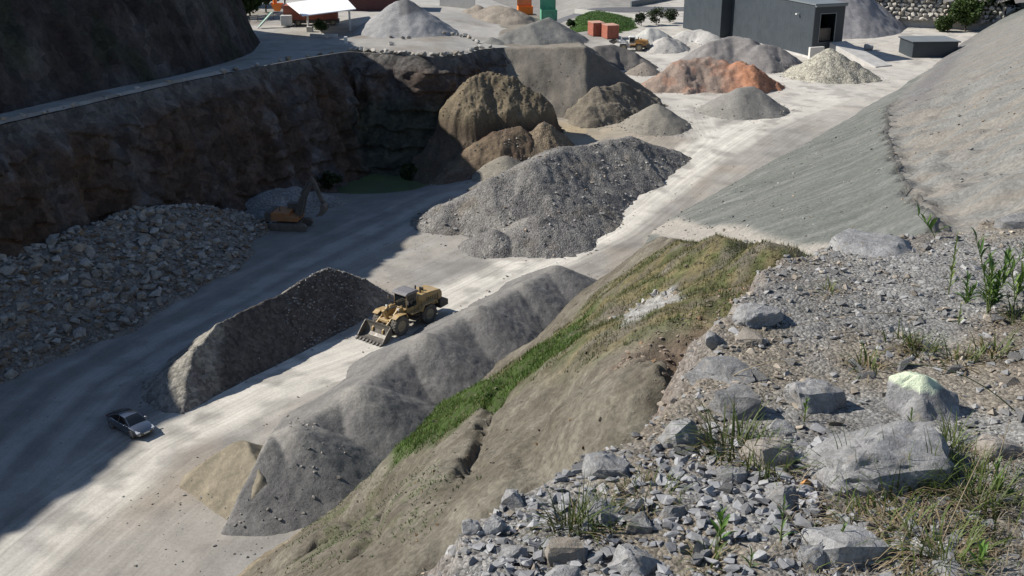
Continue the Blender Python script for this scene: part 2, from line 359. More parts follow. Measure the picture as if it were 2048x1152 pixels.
tag(link('hillside', grid_mesh('hillside', X, Y, Z, vis, {'Col': hill_colour(X, Y)}), M_HILL), 'bare brown and grassy hillside falling to the pit', kind='structure')

# spoil slope on the right
def spoil_colour(x, y):
    q = q2(x, y); a = a2(x, y); n = fbm(x, y, 4, 0.12); st = fbm(a, q * 0.10, 4, 0.45)
    c = mix(np.broadcast_to(np.array([0.118, 0.124, 0.110]), x.shape + (3,)), np.array([0.152, 0.153, 0.141]), ss(-0.25, 0.35, st))
    d, sd, al, fr = polydist(x, y, [(p.x, p.y) for p in GUL])
    lobe = ss(0.6, -0.6, sd) * ss(0.0, 0.4, fr)
    warm = mix(np.broadcast_to(np.array([0.20, 0.182, 0.158]), x.shape + (3,)), np.array([0.182, 0.178, 0.164]), ss(-0.2, 0.25, st + 0.3 * n))
    c = mix(c, warm, lobe * 0.95)
    c = mix(c, np.array([0.13, 0.125, 0.125]), lobe * np.exp(-((d - 3.5) / 2.6)**2) * ss(3.2, 1.8, fr) * 0.8)
    tr = polydist(x, y, TRACKXY)[0]
    c = mix(c, np.array([0.30, 0.275, 0.24]), ss(2.1, 1.2, tr + 0.4 * n))
    c = mix(c, np.array([0.24, 0.235, 0.22]), ss(0.2, 0.5, fbm(x + 9, y, 3, 0.2)) * 0.5 * ss(25, 3, q))
    return c
TRACK = [hit(px, py, spoil_plane) for px, py in ((1290, 452), (1330, 455), (1400, 475), (1480, 498), (1560, 512), (1640, 520))]
TRACKXY = [(p.x, p.y) for p in TRACK]
A, Q = np.meshgrid(np.concatenate([np.arange(-92, 60, 0.32), np.arange(60, 330, 0.7)]), np.concatenate([np.arange(-4, 46, 0.3), np.arange(46, 90, 1.5)]), indexing='ij')
X = TOE2[0] + A * TD2[0] + Q * TD2[1]; Y = TOE2[1] + A * TD2[1] - Q * TD2[0]
Z = spoil_z(X, Y)
dtr = polydist(X, Y, TRACKXY)[0]; Z = Z - 0.25 * ss(2.0, 1.0, dtr)
M_SPOIL = earth('spoil_gravel', coarse=0.5, grit=4.5, var=0.14, gvar=0.30, bump=0.5, bumpd=0.08, pebble=0.12, peb_scale=4)
tag(link('spoil_slope', grid_mesh('spoil_slope', X, Y, Z, (Z > floor_z(X, Y) - 0.6) & (np.hypot(X, Y) > 14), {'Col': spoil_colour(X, Y)}), M_SPOIL), 'long grey green slope of tipped quarry spoil beside the road', kind='structure')

# left pit wall: swept section between the floor and the bench edge
def resample(pts, step):
    P = np.array(pts, float); d = np.r_[0, np.cumsum(np.hypot(*np.diff(P[:, :2], axis=0).T))]
    s = np.arange(0, d[-1], step); return np.stack([np.interp(s, d, P[:, k]) for k in range(P.shape[1])], 1), s
ED, ES = resample(EDGE, 0.35)
for _ in range(12): ED[1:-1] = (ED[:-2] + 2 * ED[1:-1] + ED[2:]) / 4
tg = np.gradient(ED[:, :2], axis=0); tg /= np.linalg.norm(tg, axis=1)[:, None]
for _ in range(40): tg[1:-1] = (tg[:-2] + 2 * tg[1:-1] + tg[2:]) / 4
tg /= np.linalg.norm(tg, axis=1)[:, None]
EN = np.stack([tg[:, 1], -tg[:, 0]], 1)                        # towards the pit
K = np.linspace(0, 1, 130)
Sg, Kg = np.meshgrid(ES, K, indexing='ij')
out = np.interp(ES, [0, 120, 150, 175, 188, 200, 212], [7, 7, 7.5, 6.5, 6, 5.5, 5])[:, None]
ED_Z = ED[:, 2][:, None]
prof = np.where(Kg < 0.18, Kg / 0.18 * 0.30, 0.30 + (Kg - 0.18) / 0.82 * 0.70)         # looser top, steep face
off = out * prof + 2.6 * (Kg > 0.72) * (Kg - 0.72) / 0.28
disp = 1.9 * ridged(Sg, Kg * 5 + Sg * 0.04, 4, 0.11) + 0.9 * ridged(Sg * 1.3, Kg * 15, 4, 0.22) + 0.9 * fbm(Sg * 1.2, Kg * 14, 4, 0.3) + 0.4 * fbm(Sg, Kg * 17, 3, 0.9)
led = (Kg * 17 + 1.6 * fbm(Sg, Kg * 9, 3, 0.16)) * 0.42; led = led - np.floor(led); disp = disp + 0.5 * led * ss(0.35, 0.0, fbm(Sg + 31, Kg * 12, 2, 0.13))
disp = disp * ss(0.0, 0.16, Kg)
off = off + disp
X = ED[:, 0][:, None] + EN[:, 0][:, None] * off; Y = ED[:, 1][:, None] + EN[:, 1][:, None] * off
Z = ED_Z + (-3.2 - ED_Z) * Kg - 0.03
n = fbm(Sg, Kg * 6, 4, 0.12)
cw = mix(np.broadcast_to(np.array([0.105, 0.076, 0.060]), X.shape + (3,)), np.array([0.125, 0.112, 0.105]), ss(-0.1, 0.4, n))
cw = mix(cw, np.array([0.115, 0.072, 0.045]), ss(0.05, 0.4, fbm(Sg + 50, Kg * 17, 3, 0.09)) * 0.35)
cw = mix(cw, np.array([0.20, 0.19, 0.185]), ss(0.22, 0.5, fbm(Sg * 1.3 + 9, Kg * 14, 4, 0.16)) * 0.6)
cw = mix(cw, np.array([0.15, 0.145, 0.135]), ss(0.16, 0.02, Kg) * 0.8)
cw = mix(cw, np.array([0.055, 0.062, 0.042]), ss(165, 178, Sg) * ss(0.25, 0.5, Kg + 0.25 * n) * 0.75)
M_WALL = earth('pit_wall_rock', coarse=0.4, grit=2.2, var=0.35, gvar=0.35, bump=1.0, bumpd=0.5, pebble=0.3, peb_scale=0.8)
tag(link('pit_wall', grid_mesh('pit_wall', X, Y, Z, None, {'Col': cw}), M_WALL), 'steep shaded rock face below the bench road', kind='structure')

# bench road and upper terrace: ruled sheet from the wall's edge back
BK = np.array(BACK, float); EP = np.array(EDGE, float)
dd = np.r_[0, np.cumsum(np.hypot(*np.diff(EP[:, :2], axis=0).T))]
BX = np.interp(ES, dd, BK[:, 0]); BY = np.interp(ES, dd, BK[:, 1])
KK = np.linspace(0, 1, 140)**1.6
X = ED[:, 0][:, None] * (1 - KK) + BX[:, None] * KK; Y = ED[:, 1][:, None] * (1 - KK) + BY[:, None] * KK
dist = np.hypot(X - ED[:, 0][:, None], Y - ED[:, 1][:, None])
tz = terrace_z(X, Y)
Z = ED_Z + (tz - ED_Z) * ss(2, 16, dist) + 0.0 * X
bl = ss(140, 118, Y); Z = Z * (1 - bl) + (ED_Z + 0.08 * fbm(X, Y, 3, 0.4)) * bl
Z = Z + 0.35 * np.exp(-((dist - 0.7) / 0.5)**2) * (ED[:, 1][:, None] < 138)     # safety berm
cb = mix(np.broadcast_to(np.array([0.30, 0.285, 0.26]), X.shape + (3,)), np.array([0.24, 0.215, 0.185]), ss(-0.1, 0.4, fbm(X, Y, 4, 0.12)))
cb = mix(cb, np.array([0.40, 0.38, 0.345]), ss(170, 185, Y) * ss(-0.3, 0.3, fbm(X, Y, 3, 0.06)) * 0.8)
M_BENCH = earth('bench_gravel', coarse=0.4, grit=3, var=0.14, gvar=0.18, bump=0.4, bumpd=0.06)
tag(link('terrace', grid_mesh('terrace', X, Y, Z, None, {'Col': cb}), M_BENCH), 'bench road and upper yard above the pit wall', kind='structure')

# upper cliff
X, Y = np.meshgrid(np.arange(-135, -30, 0.5), np.arange(-30, 206, 0.5), indexing='ij')
d = polysd(X, Y, UPPER)
along = X * 0.35 + Y * 0.94; d = d + (1.9 * ridged(X, Y, 4, 0.07) + 1.3 * fbm(along, X * 0.15, 4, 0.22)) * ss(0, 3.5, d) + 0.7 * fbm(X, Y, 4, 0.4) * ss(-0.5, 1.5, d)
sl = np.interp(Y, [0, 128, 146, 165], [1.9, 1.9, 2.5, 2.3])
zb = np.interp(Y, [-5, 30, 65, 102, 128, 141, 160, 190], [17.4, 17.1, 16.8, 16.4, 15.6, 15.1, 14.2, 14.0])
top = 35.5 + 0.5 * fbm(X, Y, 2, 0.05) + np.interp(X, [-135, -60], [6, 0])
Z = zb + sl * d; Z = np.where(Z > top - 3, top - 3 + 3 * np.tanh((Z - top + 3) / 3), Z) + 1.0 * fbm(X, Y, 4, 0.45) * ss(0, 2, d) * (1 - 0.85 * ss(30, 34, Z))
n = fbm(X, Y, 4, 0.13)
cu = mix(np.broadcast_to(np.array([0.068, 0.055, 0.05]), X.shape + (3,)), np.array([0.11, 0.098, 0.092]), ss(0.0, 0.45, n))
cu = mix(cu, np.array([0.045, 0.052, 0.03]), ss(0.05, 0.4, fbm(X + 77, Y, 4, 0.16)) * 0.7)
M_UP = earth('upper_cliff_rock', coarse=0.5, grit=2.5, var=0.3, gvar=0.35, bump=1.0, bumpd=0.5, pebble=0.3, peb_scale=0.7)
tag(link('upper_cliff', grid_mesh('upper_cliff', X, Y, Z, d > -1.0, {'Col': cu}), M_UP), 'dark shaded rock cliff rising above the bench road', kind='structure')

# earth bank closing the terrace
X, Y = np.meshgrid(np.arange(-12, 34, 0.25), np.arange(152, 216, 0.25), indexing='ij'); Z = bank_z(X, Y)
n = fbm(X, Y, 4, 0.3)
cb = mix(np.broadcast_to(np.array([0.225, 0.20, 0.165]), X.shape + (3,)), np.array([0.18, 0.16, 0.13]), ss(-0.1, 0.4, n))
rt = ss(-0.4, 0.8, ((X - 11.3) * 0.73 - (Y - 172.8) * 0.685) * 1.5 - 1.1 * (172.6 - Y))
cb = mix(cb, np.array([0.125, 0.115, 0.10]), rt * 0.75)  # shade of the right-hand cut face painted into its colour
M_BANK = earth('bank_earth', coarse=0.5, grit=3.5, var=0.16, gvar=0.25, bump=0.6, bumpd=0.1)
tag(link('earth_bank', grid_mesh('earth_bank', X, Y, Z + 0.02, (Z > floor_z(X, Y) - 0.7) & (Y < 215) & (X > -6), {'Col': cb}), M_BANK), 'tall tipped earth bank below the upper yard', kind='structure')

# ------------------------------------------------------------------ knoll the viewer stands on
X, Y = np.meshgrid(np.arange(-2.2, 6.2, 0.025), np.arange(1.2, 9.2, 0.025), indexing='ij')
Z = knoll_z(X, Y) + 0.018 * fbm(X, Y, 4, 4.0) + 0.008 * fbm(X, Y, 2, 22)
n = fbm(X, Y, 4, 0.9)
ck = mix(np.broadcast_to(np.array([0.215, 0.208, 0.195]), X.shape + (3,)), np.array([0.20, 0.175, 0.14]), ss(-0.05, 0.4, n))
ck = mix(ck, np.array([0.15, 0.125, 0.10]), ss(0.1, 0.5, fbm(X + 7, Y, 3, 1.3)) * 0.5)
ck = mix(ck, np.array([0.16, 0.115, 0.085]), ss(0.2, -0.4, polysd(X, Y, KN)) * 0.7)
M_KNOLL = earth('rubble_soil', coarse=2.5, grit=45, var=0.2, gvar=0.45, bump=0.9, bumpd=0.012, pebble=0.35, peb_scale=55)
tag(link('knoll', grid_mesh('knoll', X, Y, Z, Z > 32.5, {'Col': ck}), M_KNOLL), 'stony rubble knoll at the top of the hillside', kind='structure')

# ------------------------------------------------------------------ heaps
def heap_fn(ridges, slope, soft=0.5, rough=0.12, rscale=0.6, lump=0.0, cuts=(), remap=None, seed=0.0, warp=None):
    wk = min(1, lump + 0.5) if warp is None else warp
    def fn(x, y):
        x = np.asarray(x, float); y = np.asarray(y, float); h = np.full(x.shape, -99.0)
        wx = x + wk * (0.5 * fbm(x + seed, y, 2, 0.25) + 0.25 * fbm(x, y + seed, 2, 1.1)); wy = y + wk * (0.5 * fbm(x, y + seed + 31, 2, 0.25) + 0.25 * fbm(x + seed, y + 7, 2, 1.1))
        for r in ridges:
            if len(r) == 1:
                d = np.hypot(wx - r[0][0], wy - r[0][1]); zt = r[0][2]
            else:
                d, _, _, fr = polydist(wx, wy, r); zt = np.interp(fr, np.arange(len(r)), [p[2] for p in r])
            sl = slope if len(r[0]) < 4 else r[0][3]
            h = np.maximum(h, zt - sl * (np.sqrt(d * d + soft * soft) - soft))
        h = h + lump * fbm(x + seed, y - seed, 3, 0.22)
        for (cx, cy, cz, nx, ny, sl) in cuts:
            h = np.minimum(h, cz + 0.25 * fbm(x, y, 3, 0.5) - sl * ((x - cx) * nx + (y - cy) * ny))
        if remap is not None: h = remap(h, x, y)
        return h + rough * (fbm(x + seed, y, 4, rscale) + 0.5 * fbm(x, y + seed, 2, rscale * 4.5))
    return fn
HEAPS = []
def heap(name, label, fn, ridges, slope, mat, col=None, res=0.3, base=floor_z, cat='stockpile', group=None, colfn=None, reach=None):
    if base is floor_z and len(HEAPS) < 40: HEAPS.append((fn, ridges))
    P = np.array([p[:3] for r in ridges for p in r]); rr = (reach or ((P[:, 2].max() - float(np.min(base(P[:, 0], P[:, 1])))) / slope)) + 1.5
    X, Y = np.meshgrid(np.arange(P[:, 0].min() - rr, P[:, 0].max() + rr, res), np.arange(P[:, 1].min() - rr, P[:, 1].max() + rr, res), indexing='ij')
    Z = fn(X, Y); B = base(X, Y); msk = Z > B - 0.12
    c = colfn(X, Y, Z) if colfn else np.broadcast_to(np.array(col), X.shape + (3,)) * (1 + 0.22 * fbm(X, Y, 3, 0.35))[..., None]
    o0 = (float(P[:, 0].mean()), float(P[:, 1].mean()), float(base(P[:, 0].mean(), P[:, 1].mean())))
    Z = np.maximum(Z, B - 0.35)
    o = link(name, grid_mesh(name, X, Y, Z, msk, {'Col': c}, origin=o0), mat, loc=o0)
    return tag(o, label, cat, group)
def pts(*a): return [tuple(at(*p[:3])) + tuple(p[3:]) for p in a]
M_FINE = earth('crushed_stone_fine', coarse=1.1, grit=4.5, var=0.13, gvar=0.30, bump=0.8, bumpd=0.09)
M_COARSE = earth('crushed_stone_coarse', coarse=0.7, grit=5, var=0.14, gvar=0.35, bump=0.8, bumpd=0.12, pebble=0.35, peb_scale=3.2)
M_SOIL = earth('tipped_soil', coarse=0.6, grit=3.5, var=0.2, gvar=0.35, bump=0.9, bumpd=0.16)
M_RUBBLE = earth('blasted_rubble', coarse=0.5, grit=4, var=0.22, gvar=0.4, bump=0.8, bumpd=0.10, pebble=0.28, peb_scale=5.5)

# A: dug heap beside the loader, dark working face
rA = [pts((420, 680, 3.7), (450, 652, 4.0), (550, 592, 4.2), (655, 534, 4.3)), pts((700, 570, 3.0),), pts((405, 690, 3.5, 0.72),)]
rA[0] = [rA[0][0]] + [(x + 0.8 * (k > 0), y - 0.5 * (k > 0), z + 0.5) for k, (x, y, z) in enumerate(rA[0][1:])]
tA = at(560, 730)
fA = heap_fn(rA, 0.78, soft=0.35, rough=0.10, lump=0.12, cuts=[(tA.x - 0.2, tA.y, 0.0, 0.854, -0.52, 1.2), (*pts((690, 545, 3.6))[0], 0.55, 0.83, 0.62)], seed=3)
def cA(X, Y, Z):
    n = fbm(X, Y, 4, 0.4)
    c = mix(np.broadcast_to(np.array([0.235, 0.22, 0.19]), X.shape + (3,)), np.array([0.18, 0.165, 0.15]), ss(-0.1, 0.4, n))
    face = 1.2 * -((X - tA.x + 0.2) * 0.854 - (Y - tA.y) * 0.52)          # dug face, its shade painted into the colour
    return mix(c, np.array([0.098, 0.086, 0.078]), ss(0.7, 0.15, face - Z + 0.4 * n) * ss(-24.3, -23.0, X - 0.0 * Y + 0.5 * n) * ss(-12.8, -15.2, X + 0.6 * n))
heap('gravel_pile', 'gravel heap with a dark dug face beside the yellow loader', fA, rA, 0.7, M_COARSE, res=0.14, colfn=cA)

# B: long windrow of tipped loads along the foot of the hillside, sand at its end
rB = [[p] for p in pts((1112, 532, 3.0, 0.56), (1050, 566, 3.1, 0.60), (958, 612, 3.5, 0.60), (850, 668, 3.6, 0.60), (720, 772, 3.75, 0.61), (590, 855, 3.8, 0.62), (530, 880, 3.5, 0.62))]
rB.append(pts((1095, 546, 2.55), (980, 606, 2.9), (850, 676, 2.8), (770, 735, 2.5), (700, 788, 3.1), (640, 828, 2.8), (560, 868, 3.1)))
fB = heap_fn(rB, 0.6, soft=0.6, rough=0.07, rscale=1.3, lump=0.05, warp=0.3, cuts=[(-16.7, 63.0, 3.3, -1.0, 0.05, 2.2)], seed=8)
def cB(X, Y, Z):
    n = fbm(X, Y, 4, 0.5)
    c = mix(np.broadcast_to(np.array([0.178, 0.170, 0.160]), X.shape + (3,)), np.array([0.145, 0.14, 0.134]), ss(-0.2, 0.35, n))
    return mix(c, np.array([0.31, 0.29, 0.255]), ss(2.2, 3.6, Z + 0.7 * n) * 0.5)
heap('gravel_windrow', 'long grey ridge of tipped gravel loads at the foot of the hillside', fB, rB, 0.62, M_FINE, res=0.15, colfn=cB)
rS = [pts((484, 884, 3.4)) + [(-17.2, 62.4, 2.8), (-17.6, 60.8, 1.35), (-17.9, 59.9, 0.3)]]
eS = at(478, 886, 3.2)
fS = heap_fn(rS, 0.74, soft=0.3, rough=0.07, lump=0.12, cuts=[(-20.6, 63.05, 0.05, -0.71, -0.70, 0.92)], seed=5)
heap('sand_pile', 'tan sand pile with a dug face at the end of the long gravel ridge', fS, rS, 0.62, earth('tan_sand', coarse=0.9, grit=6, var=0.16, gvar=0.22, bump=0.5, bumpd=0.06, hue=(0.34, 0.29, 0.21, 0.4)), col=(0.205, 0.178, 0.132), res=0.12)

# C: big heap of blasted rock in the middle of the pit
rC = [pts((905, 402, 2.6), (980, 359, 5.0), (1060, 328, 6.4), (1130, 292, 6.4)), pts((1130, 292, 6.4), (1185, 290, 5.9), (1260, 273, 6.1), (1340, 300, 3.8)), pts((985, 462, 1.9, 0.55)), pts((1080, 430, 2.9, 0.45))]
fC = heap_fn(rC, 0.54, soft=0.5, rough=0.13, rscale=0.9, lump=0.3, seed=12)
def cC(X, Y, Z):
    n = fbm(X, Y, 4, 0.25)
    c = mix(np.broadcast_to(np.array([0.158, 0.150, 0.141]), X.shape + (3,)), np.array([0.205, 0.194, 0.176]), ss(-0.05, 0.35, n))
    return mix(c, np.array([0.16, 0.135, 0.105]), ss(0.15, 0.45, fbm(X + 20, Y, 3, 0.2)) * 0.45)
heap('rubble_pile', 'largest heap of grey blasted rubble in the middle of the pit', fC, rC, 0.46, M_RUBBLE, res=0.2, colfn=cC)

# D: brown soil tips below the bank
def scarp(h, x, y):
    t = 7.6 + 0.9 * fbm(x, y, 3, 0.2); h = h + 0.55 * ridged(x * 1.3, y * 0.3, 4, 0.4) + 0.35 * ridged(x, y, 3, 0.25); return np.where(h < t, h - 2.4 * ss(0, 1.2, t - h), h)
rD = [pts((950, 152, 12.0), (975, 145, 12.2), (1025, 157, 11.6), (1078, 190, 9.4), (1105, 212, 7.2))]
fD = heap_fn(rD, 1.12, soft=0.8, rough=0.42, rscale=0.8, lump=0.4, remap=scarp, warp=0.35, seed=21)
def cD(X, Y, Z):
    n = fbm(X, Y, 4, 0.3)
    c = mix(np.broadcast_to(np.array([0.172, 0.140, 0.095]), X.shape + (3,)), np.array([0.135, 0.11, 0.075]), ss(-0.1, 0.3, n))
    return mix(c, np.array([0.075, 0.055, 0.042]), ss(7.2, 5.6, Z) * 0.7)  # shade below the undercut painted into the soil colour
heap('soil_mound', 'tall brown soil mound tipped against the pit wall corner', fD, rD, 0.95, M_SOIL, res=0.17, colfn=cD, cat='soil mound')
rD2 = [pts((955, 284, 4.4), (985, 264, 5.6), (1035, 254, 6.0))]
heap('soil_mound', 'brown soil heap under the tall mound beside the pond', heap_fn(rD2, 0.95, soft=0.8, rough=0.2, lump=0.4, seed=4), rD2, 0.75, M_SOIL, res=0.17, cat='soil mound', colfn=lambda X, Y, Z: mix(np.broadcast_to(np.array([0.165, 0.125, 0.085]), X.shape + (3,)), np.array([0.12, 0.085, 0.06]), ss(-0.1, 0.3, fbm(X, Y, 4, 0.3))))
rD3 = [pts((1088, 245, 6.4),)]
heap('soil_mound', 'stony brown cone of soil behind the blasted rubble heap', heap_fn(rD3, 0.9, soft=0.8, rough=0.28, lump=0.3, seed=14), rD3, 0.85, M_RUBBLE, col=(0.17, 0.135, 0.095), res=0.17, cat='soil mound')
rD4 = [pts((1010, 312, 3.4),)]
heap('gravel_pile', 'small smooth grey gravel cone between soil heap and rubble heap', heap_fn(rD4, 0.66, soft=0.7, rough=0.06, seed=2), rD4, 0.64, M_FINE, col=(0.22, 0.20, 0.165), res=0.2)

rE = [pts((530, 382, 2.4), (590, 374, 2.2), (640, 386, 1.2))]
heap('rubble_pile', 'shaded heap of grey rubble behind the excavator', heap_fn(rE, 0.6, soft=0.6, rough=0.25, lump=0.3, seed=19), rE, 0.55, M_RUBBLE, (0.20, 0.195, 0.19), res=0.25)
rG = [pts((1195, 175, 8.0), (1240, 168, 7.8), (1285, 182, 6.4)), pts((1180, 215, 6.0), (1230, 205, 6.2))]
heap('soil_mound', 'slumped brown soil at the foot of the tall earth bank', heap_fn(rG, 0.75, soft=0.5, rough=0.3, lump=0.5, seed=44), rG, 0.7, M_SOIL, res=0.2, cat='soil mound', colfn=lambda X, Y, Z: mix(np.broadcast_to(np.array([0.18, 0.155, 0.12]), X.shape + (3,)), np.array([0.125, 0.108, 0.085]), ss(-0.1, 0.3, fbm(X, Y, 4, 0.3))))
# stockpiles of the far yard
def cone(label, pk, slope, col, mat=M_FINE, extra=(), rough=0.1, lump=0.15, name='gravel_pile', base=floor_z, colfn=None, soft=0.5, res=0.3, cuts=(), cat='stockpile'):
    r = [pts(*pk)] + [pts(*e) for e in extra]
    return heap(name, label, heap_fn(r, slope, soft=soft, rough=rough, lump=lump, seed=pk[0][0] * 0.37, cuts=cuts), r, slope * 0.92, mat, col, res=res, base=base, colfn=colfn, cat=cat)
cone('smooth grey brown gravel cone on the tan sandy patch', [(1312, 207, 7.0)], 0.66, (0.235, 0.215, 0.18))
cone('broad smooth grey gravel cone beside the haul road', [(1478, 176, 7.6), (1502, 173, 7.7)], 0.64, (0.215, 0.205, 0.185))
def cRed(X, Y, Z):
    n = fbm(X, Y, 4, 0.3); w = ss(34.0, 38.5, X + 2.0 * n)
    c = mix(np.broadcast_to(np.array([0.25, 0.195, 0.16]), X.shape + (3,)), np.array([0.40, 0.195, 0.115]), w)
    c = mix(c, np.array([0.40, 0.22, 0.15]), ss(0.1, 0.4, fbm(X + 3, Y, 3, 0.5)) * 0.5)
    return mix(c, np.array([0.15, 0.095, 0.07]), ss(0.25, 0.5, n) * 0.5)
cone('red orange clay heap with scalloped dug face', [(1330, 140, 7.0), (1352, 126, 8.1), (1400, 113, 8.9), (1440, 116, 8.7)], 0.72, None, M_SOIL, extra=[[(1475, 122, 8.4), (1500, 128, 8.1), (1530, 150, 6.2)]], rough=0.4, lump=0.5, name='clay_pile', colfn=cRed)
cone('big grey gravel heap against the dark hall', [(1425, 82, 8.4), (1468, 70, 9.3), (1500, 78, 8.8)], 0.66, (0.205, 0.19, 0.18), extra=[[(1525, 86, 8.4), (1555, 94, 7.6)]], rough=0.2, lump=0.35)
cone('pale stone heap at the corner of the dark hall', [(1662, 97, 8.9)], 0.64, (0.32, 0.30, 0.245), M_COARSE, extra=[[(1705, 122, 7.0)]], rough=0.25, lump=0.2)
cone('dark grey gravel heap behind the earth bank', [(1195, 92, 7.9), (1225, 88, 8.0), (1260, 100, 7.0)], 0.68, (0.135, 0.125, 0.115), extra=[[(1285, 118, 5.6)]])
cone('little grey gravel cone beside the red clay heap', [(1288, 126, 5.8)], 0.62, (0.23, 0.20, 0.17))
cone('small white stone heap behind the far loader', [(1300, 55, 7.0), (1312, 56, 6.9)], 0.68, (0.40, 0.39, 0.36), lump=0.3)
cone('small pale dust heap between the far loader and the hall', [(1330, 74, 6.6), (1345, 76, 6.2)], 0.6, (0.38, 0.36, 0.33), lump=0.3)
cone('low pale dust heap along the wall of the dark hall', [(1370, 62, 6.0), (1400, 60, 6.2), (1425, 68, 5.8)], 0.55, (0.42, 0.40, 0.37), lump=0.3)
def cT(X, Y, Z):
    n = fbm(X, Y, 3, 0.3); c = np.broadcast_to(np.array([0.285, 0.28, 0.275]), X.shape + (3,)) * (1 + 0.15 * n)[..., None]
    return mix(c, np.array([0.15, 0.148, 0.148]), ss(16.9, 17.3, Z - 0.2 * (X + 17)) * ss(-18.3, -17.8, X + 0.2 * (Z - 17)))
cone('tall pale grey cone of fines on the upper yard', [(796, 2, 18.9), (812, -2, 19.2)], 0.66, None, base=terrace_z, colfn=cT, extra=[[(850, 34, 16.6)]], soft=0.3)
cone('broad grey gravel heap at the edge of the upper yard', [(1020, 62, 14.7), (1062, 48, 15.7), (1096, 34, 16.5)], 0.58, (0.185, 0.18, 0.165), base=terrace_z, soft=0.3, extra=[[(985, 74, 14.1)]])
cone('low brown mound behind the grey heap on the upper yard', [(985, 12, 15.4), (1020, 14, 15.5)], 0.5, (0.25, 0.215, 0.175), M_SOIL, base=terrace_z, lump=0.4, extra=[[(955, 10, 15.0)]])
rH = [[(73.0, 262.0, 16.2), (76.0, 270.0, 17.0)]]
heap('gravel_pile', 'huge smooth grey heap of fines behind the dark hall', heap_fn(rH, 0.74, soft=0.8, rough=0.1, lump=0.25, seed=77), rH, 0.7, M_FINE, (0.275, 0.265, 0.265), res=0.45)

# pond at the foot of the wall
m, nt, bs = new_mat('pond_water'); co = N(nt, 'NewGeometry').outputs['Position']
nt.links.new(mixcol(nt, ramp(nt, noise(nt, co, 0.35, 3), 0.35, 0.65), (0.095, 0.13, 0.055), (0.07, 0.095, 0.05)), bs.inputs['Base Color'])
bs.inputs['Roughness'].default_value = 0.4; bs.inputs['Specular IOR Level'].default_value = 0.4
b_ = N(nt, 'Bump', Strength=0.15, Distance=0.02); nt.links.new(noise(nt, co, 5, 3), b_.inputs['Height']); nt.links.new(b_.outputs[0], bs.inputs['Normal'])
X, Y = np.meshgrid(np.linspace(-36, -4, 24), np.linspace(136, 162, 24), indexing='ij')
tag(link('pond', grid_mesh('pond', X, Y, X * 0 - 1.35), m), 'green pond at the foot of the pit wall', kind='structure')

# ------------------------------------------------------------------ rocks
def hull(npts, rnd, flat=1.0):
    bm = bmesh.new()
    for _ in range(npts):
        v = Vector((rnd.gauss(0, 1), rnd.gauss(0, 1), rnd.gauss(0, 1))).normalized() * rnd.uniform(0.8, 1.0)
        # pull towards a box for blocky faces
        k = max(abs(v.x), abs(v.y), abs(v.z)); v = v.lerp(v / k * 0.78, 0.6); v.z *= flat
        bm.verts.new(v)
    r = bmesh.ops.convex_hull(bm, input=bm.verts); bmesh.ops.delete(bm, geom=list({g for g in r['geom_interior'] + r['geom_unused'] if isinstance(g, bmesh.types.BMVert)}), context='VERTS')
    bmesh.ops.triangulate(bm, faces=bm.faces); bmesh.ops.recalc_face_normals(bm, faces=bm.faces)
    return bm
rnd = random.Random(5)
CHIPS = []
for k in range(16):
    bm = hull(rnd.choice((8, 9, 10, 12)), rnd, rnd.uniform(0.5, 0.9)); bm.verts.index_update()
    CHIPS.append((np.array([v.co[:] for v in bm.verts]), np.array([[v.index for v in f.verts] for f in bm.faces]))); bm.free()
def scatter(name, P, R, cols, mat, label, cat=None, kind='stuff', parent=None, flat=(0.6, 1.0), seed=1):
    """many small angular stones joined into one mesh"""
    g = np.random.default_rng(seed); Vs, Fs, Cs = [], [], []; off = 0
    which = g.integers(0, len(CHIPS), len(P))
    for k in range(len(CHIPS)):
        ids = np.where(which == k)[0]
        if not len(ids): continue
        V, Fc = CHIPS[k]; n = len(ids)
        a = g.uniform(0, 6.283, n); t = g.normal(0, 0.35, n); ca, sa, ct, st = np.cos(a), np.sin(a), np.cos(t), np.sin(t)
        S = R[ids][:, None] * np.stack([g.uniform(0.8, 1.25, n), g.uniform(0.7, 1.1, n), g.uniform(*flat, n)], 1)
        W = V[None] * S[:, None]
        y2 = W[..., 1] * ct[:, None] - W[..., 2] * st[:, None]; z2 = W[..., 1] * st[:, None] + W[..., 2] * ct[:, None]
        x3 = W[..., 0] * ca[:, None] - y2 * sa[:, None]; y3 = W[..., 0] * sa[:, None] + y2 * ca[:, None]
        W = np.stack([x3, y3, z2], -1) + P[ids][:, None]
        Vs.append(W.reshape(-1, 3)); Fs.append((Fc[None] + (np.arange(n) * len(V))[:, None, None] + off).reshape(-1, 3)); off += n * len(V)
        Cs.append(np.repeat(cols[ids], len(V), 0))
    o0 = P.mean(0)
    o = link(name, mesh_np(name, np.concatenate(Vs) - o0, np.concatenate(Fs), False, {'Col': np.concatenate(Cs)}), mat, parent, loc=o0)
    return tag(o, label, cat, kind=kind)
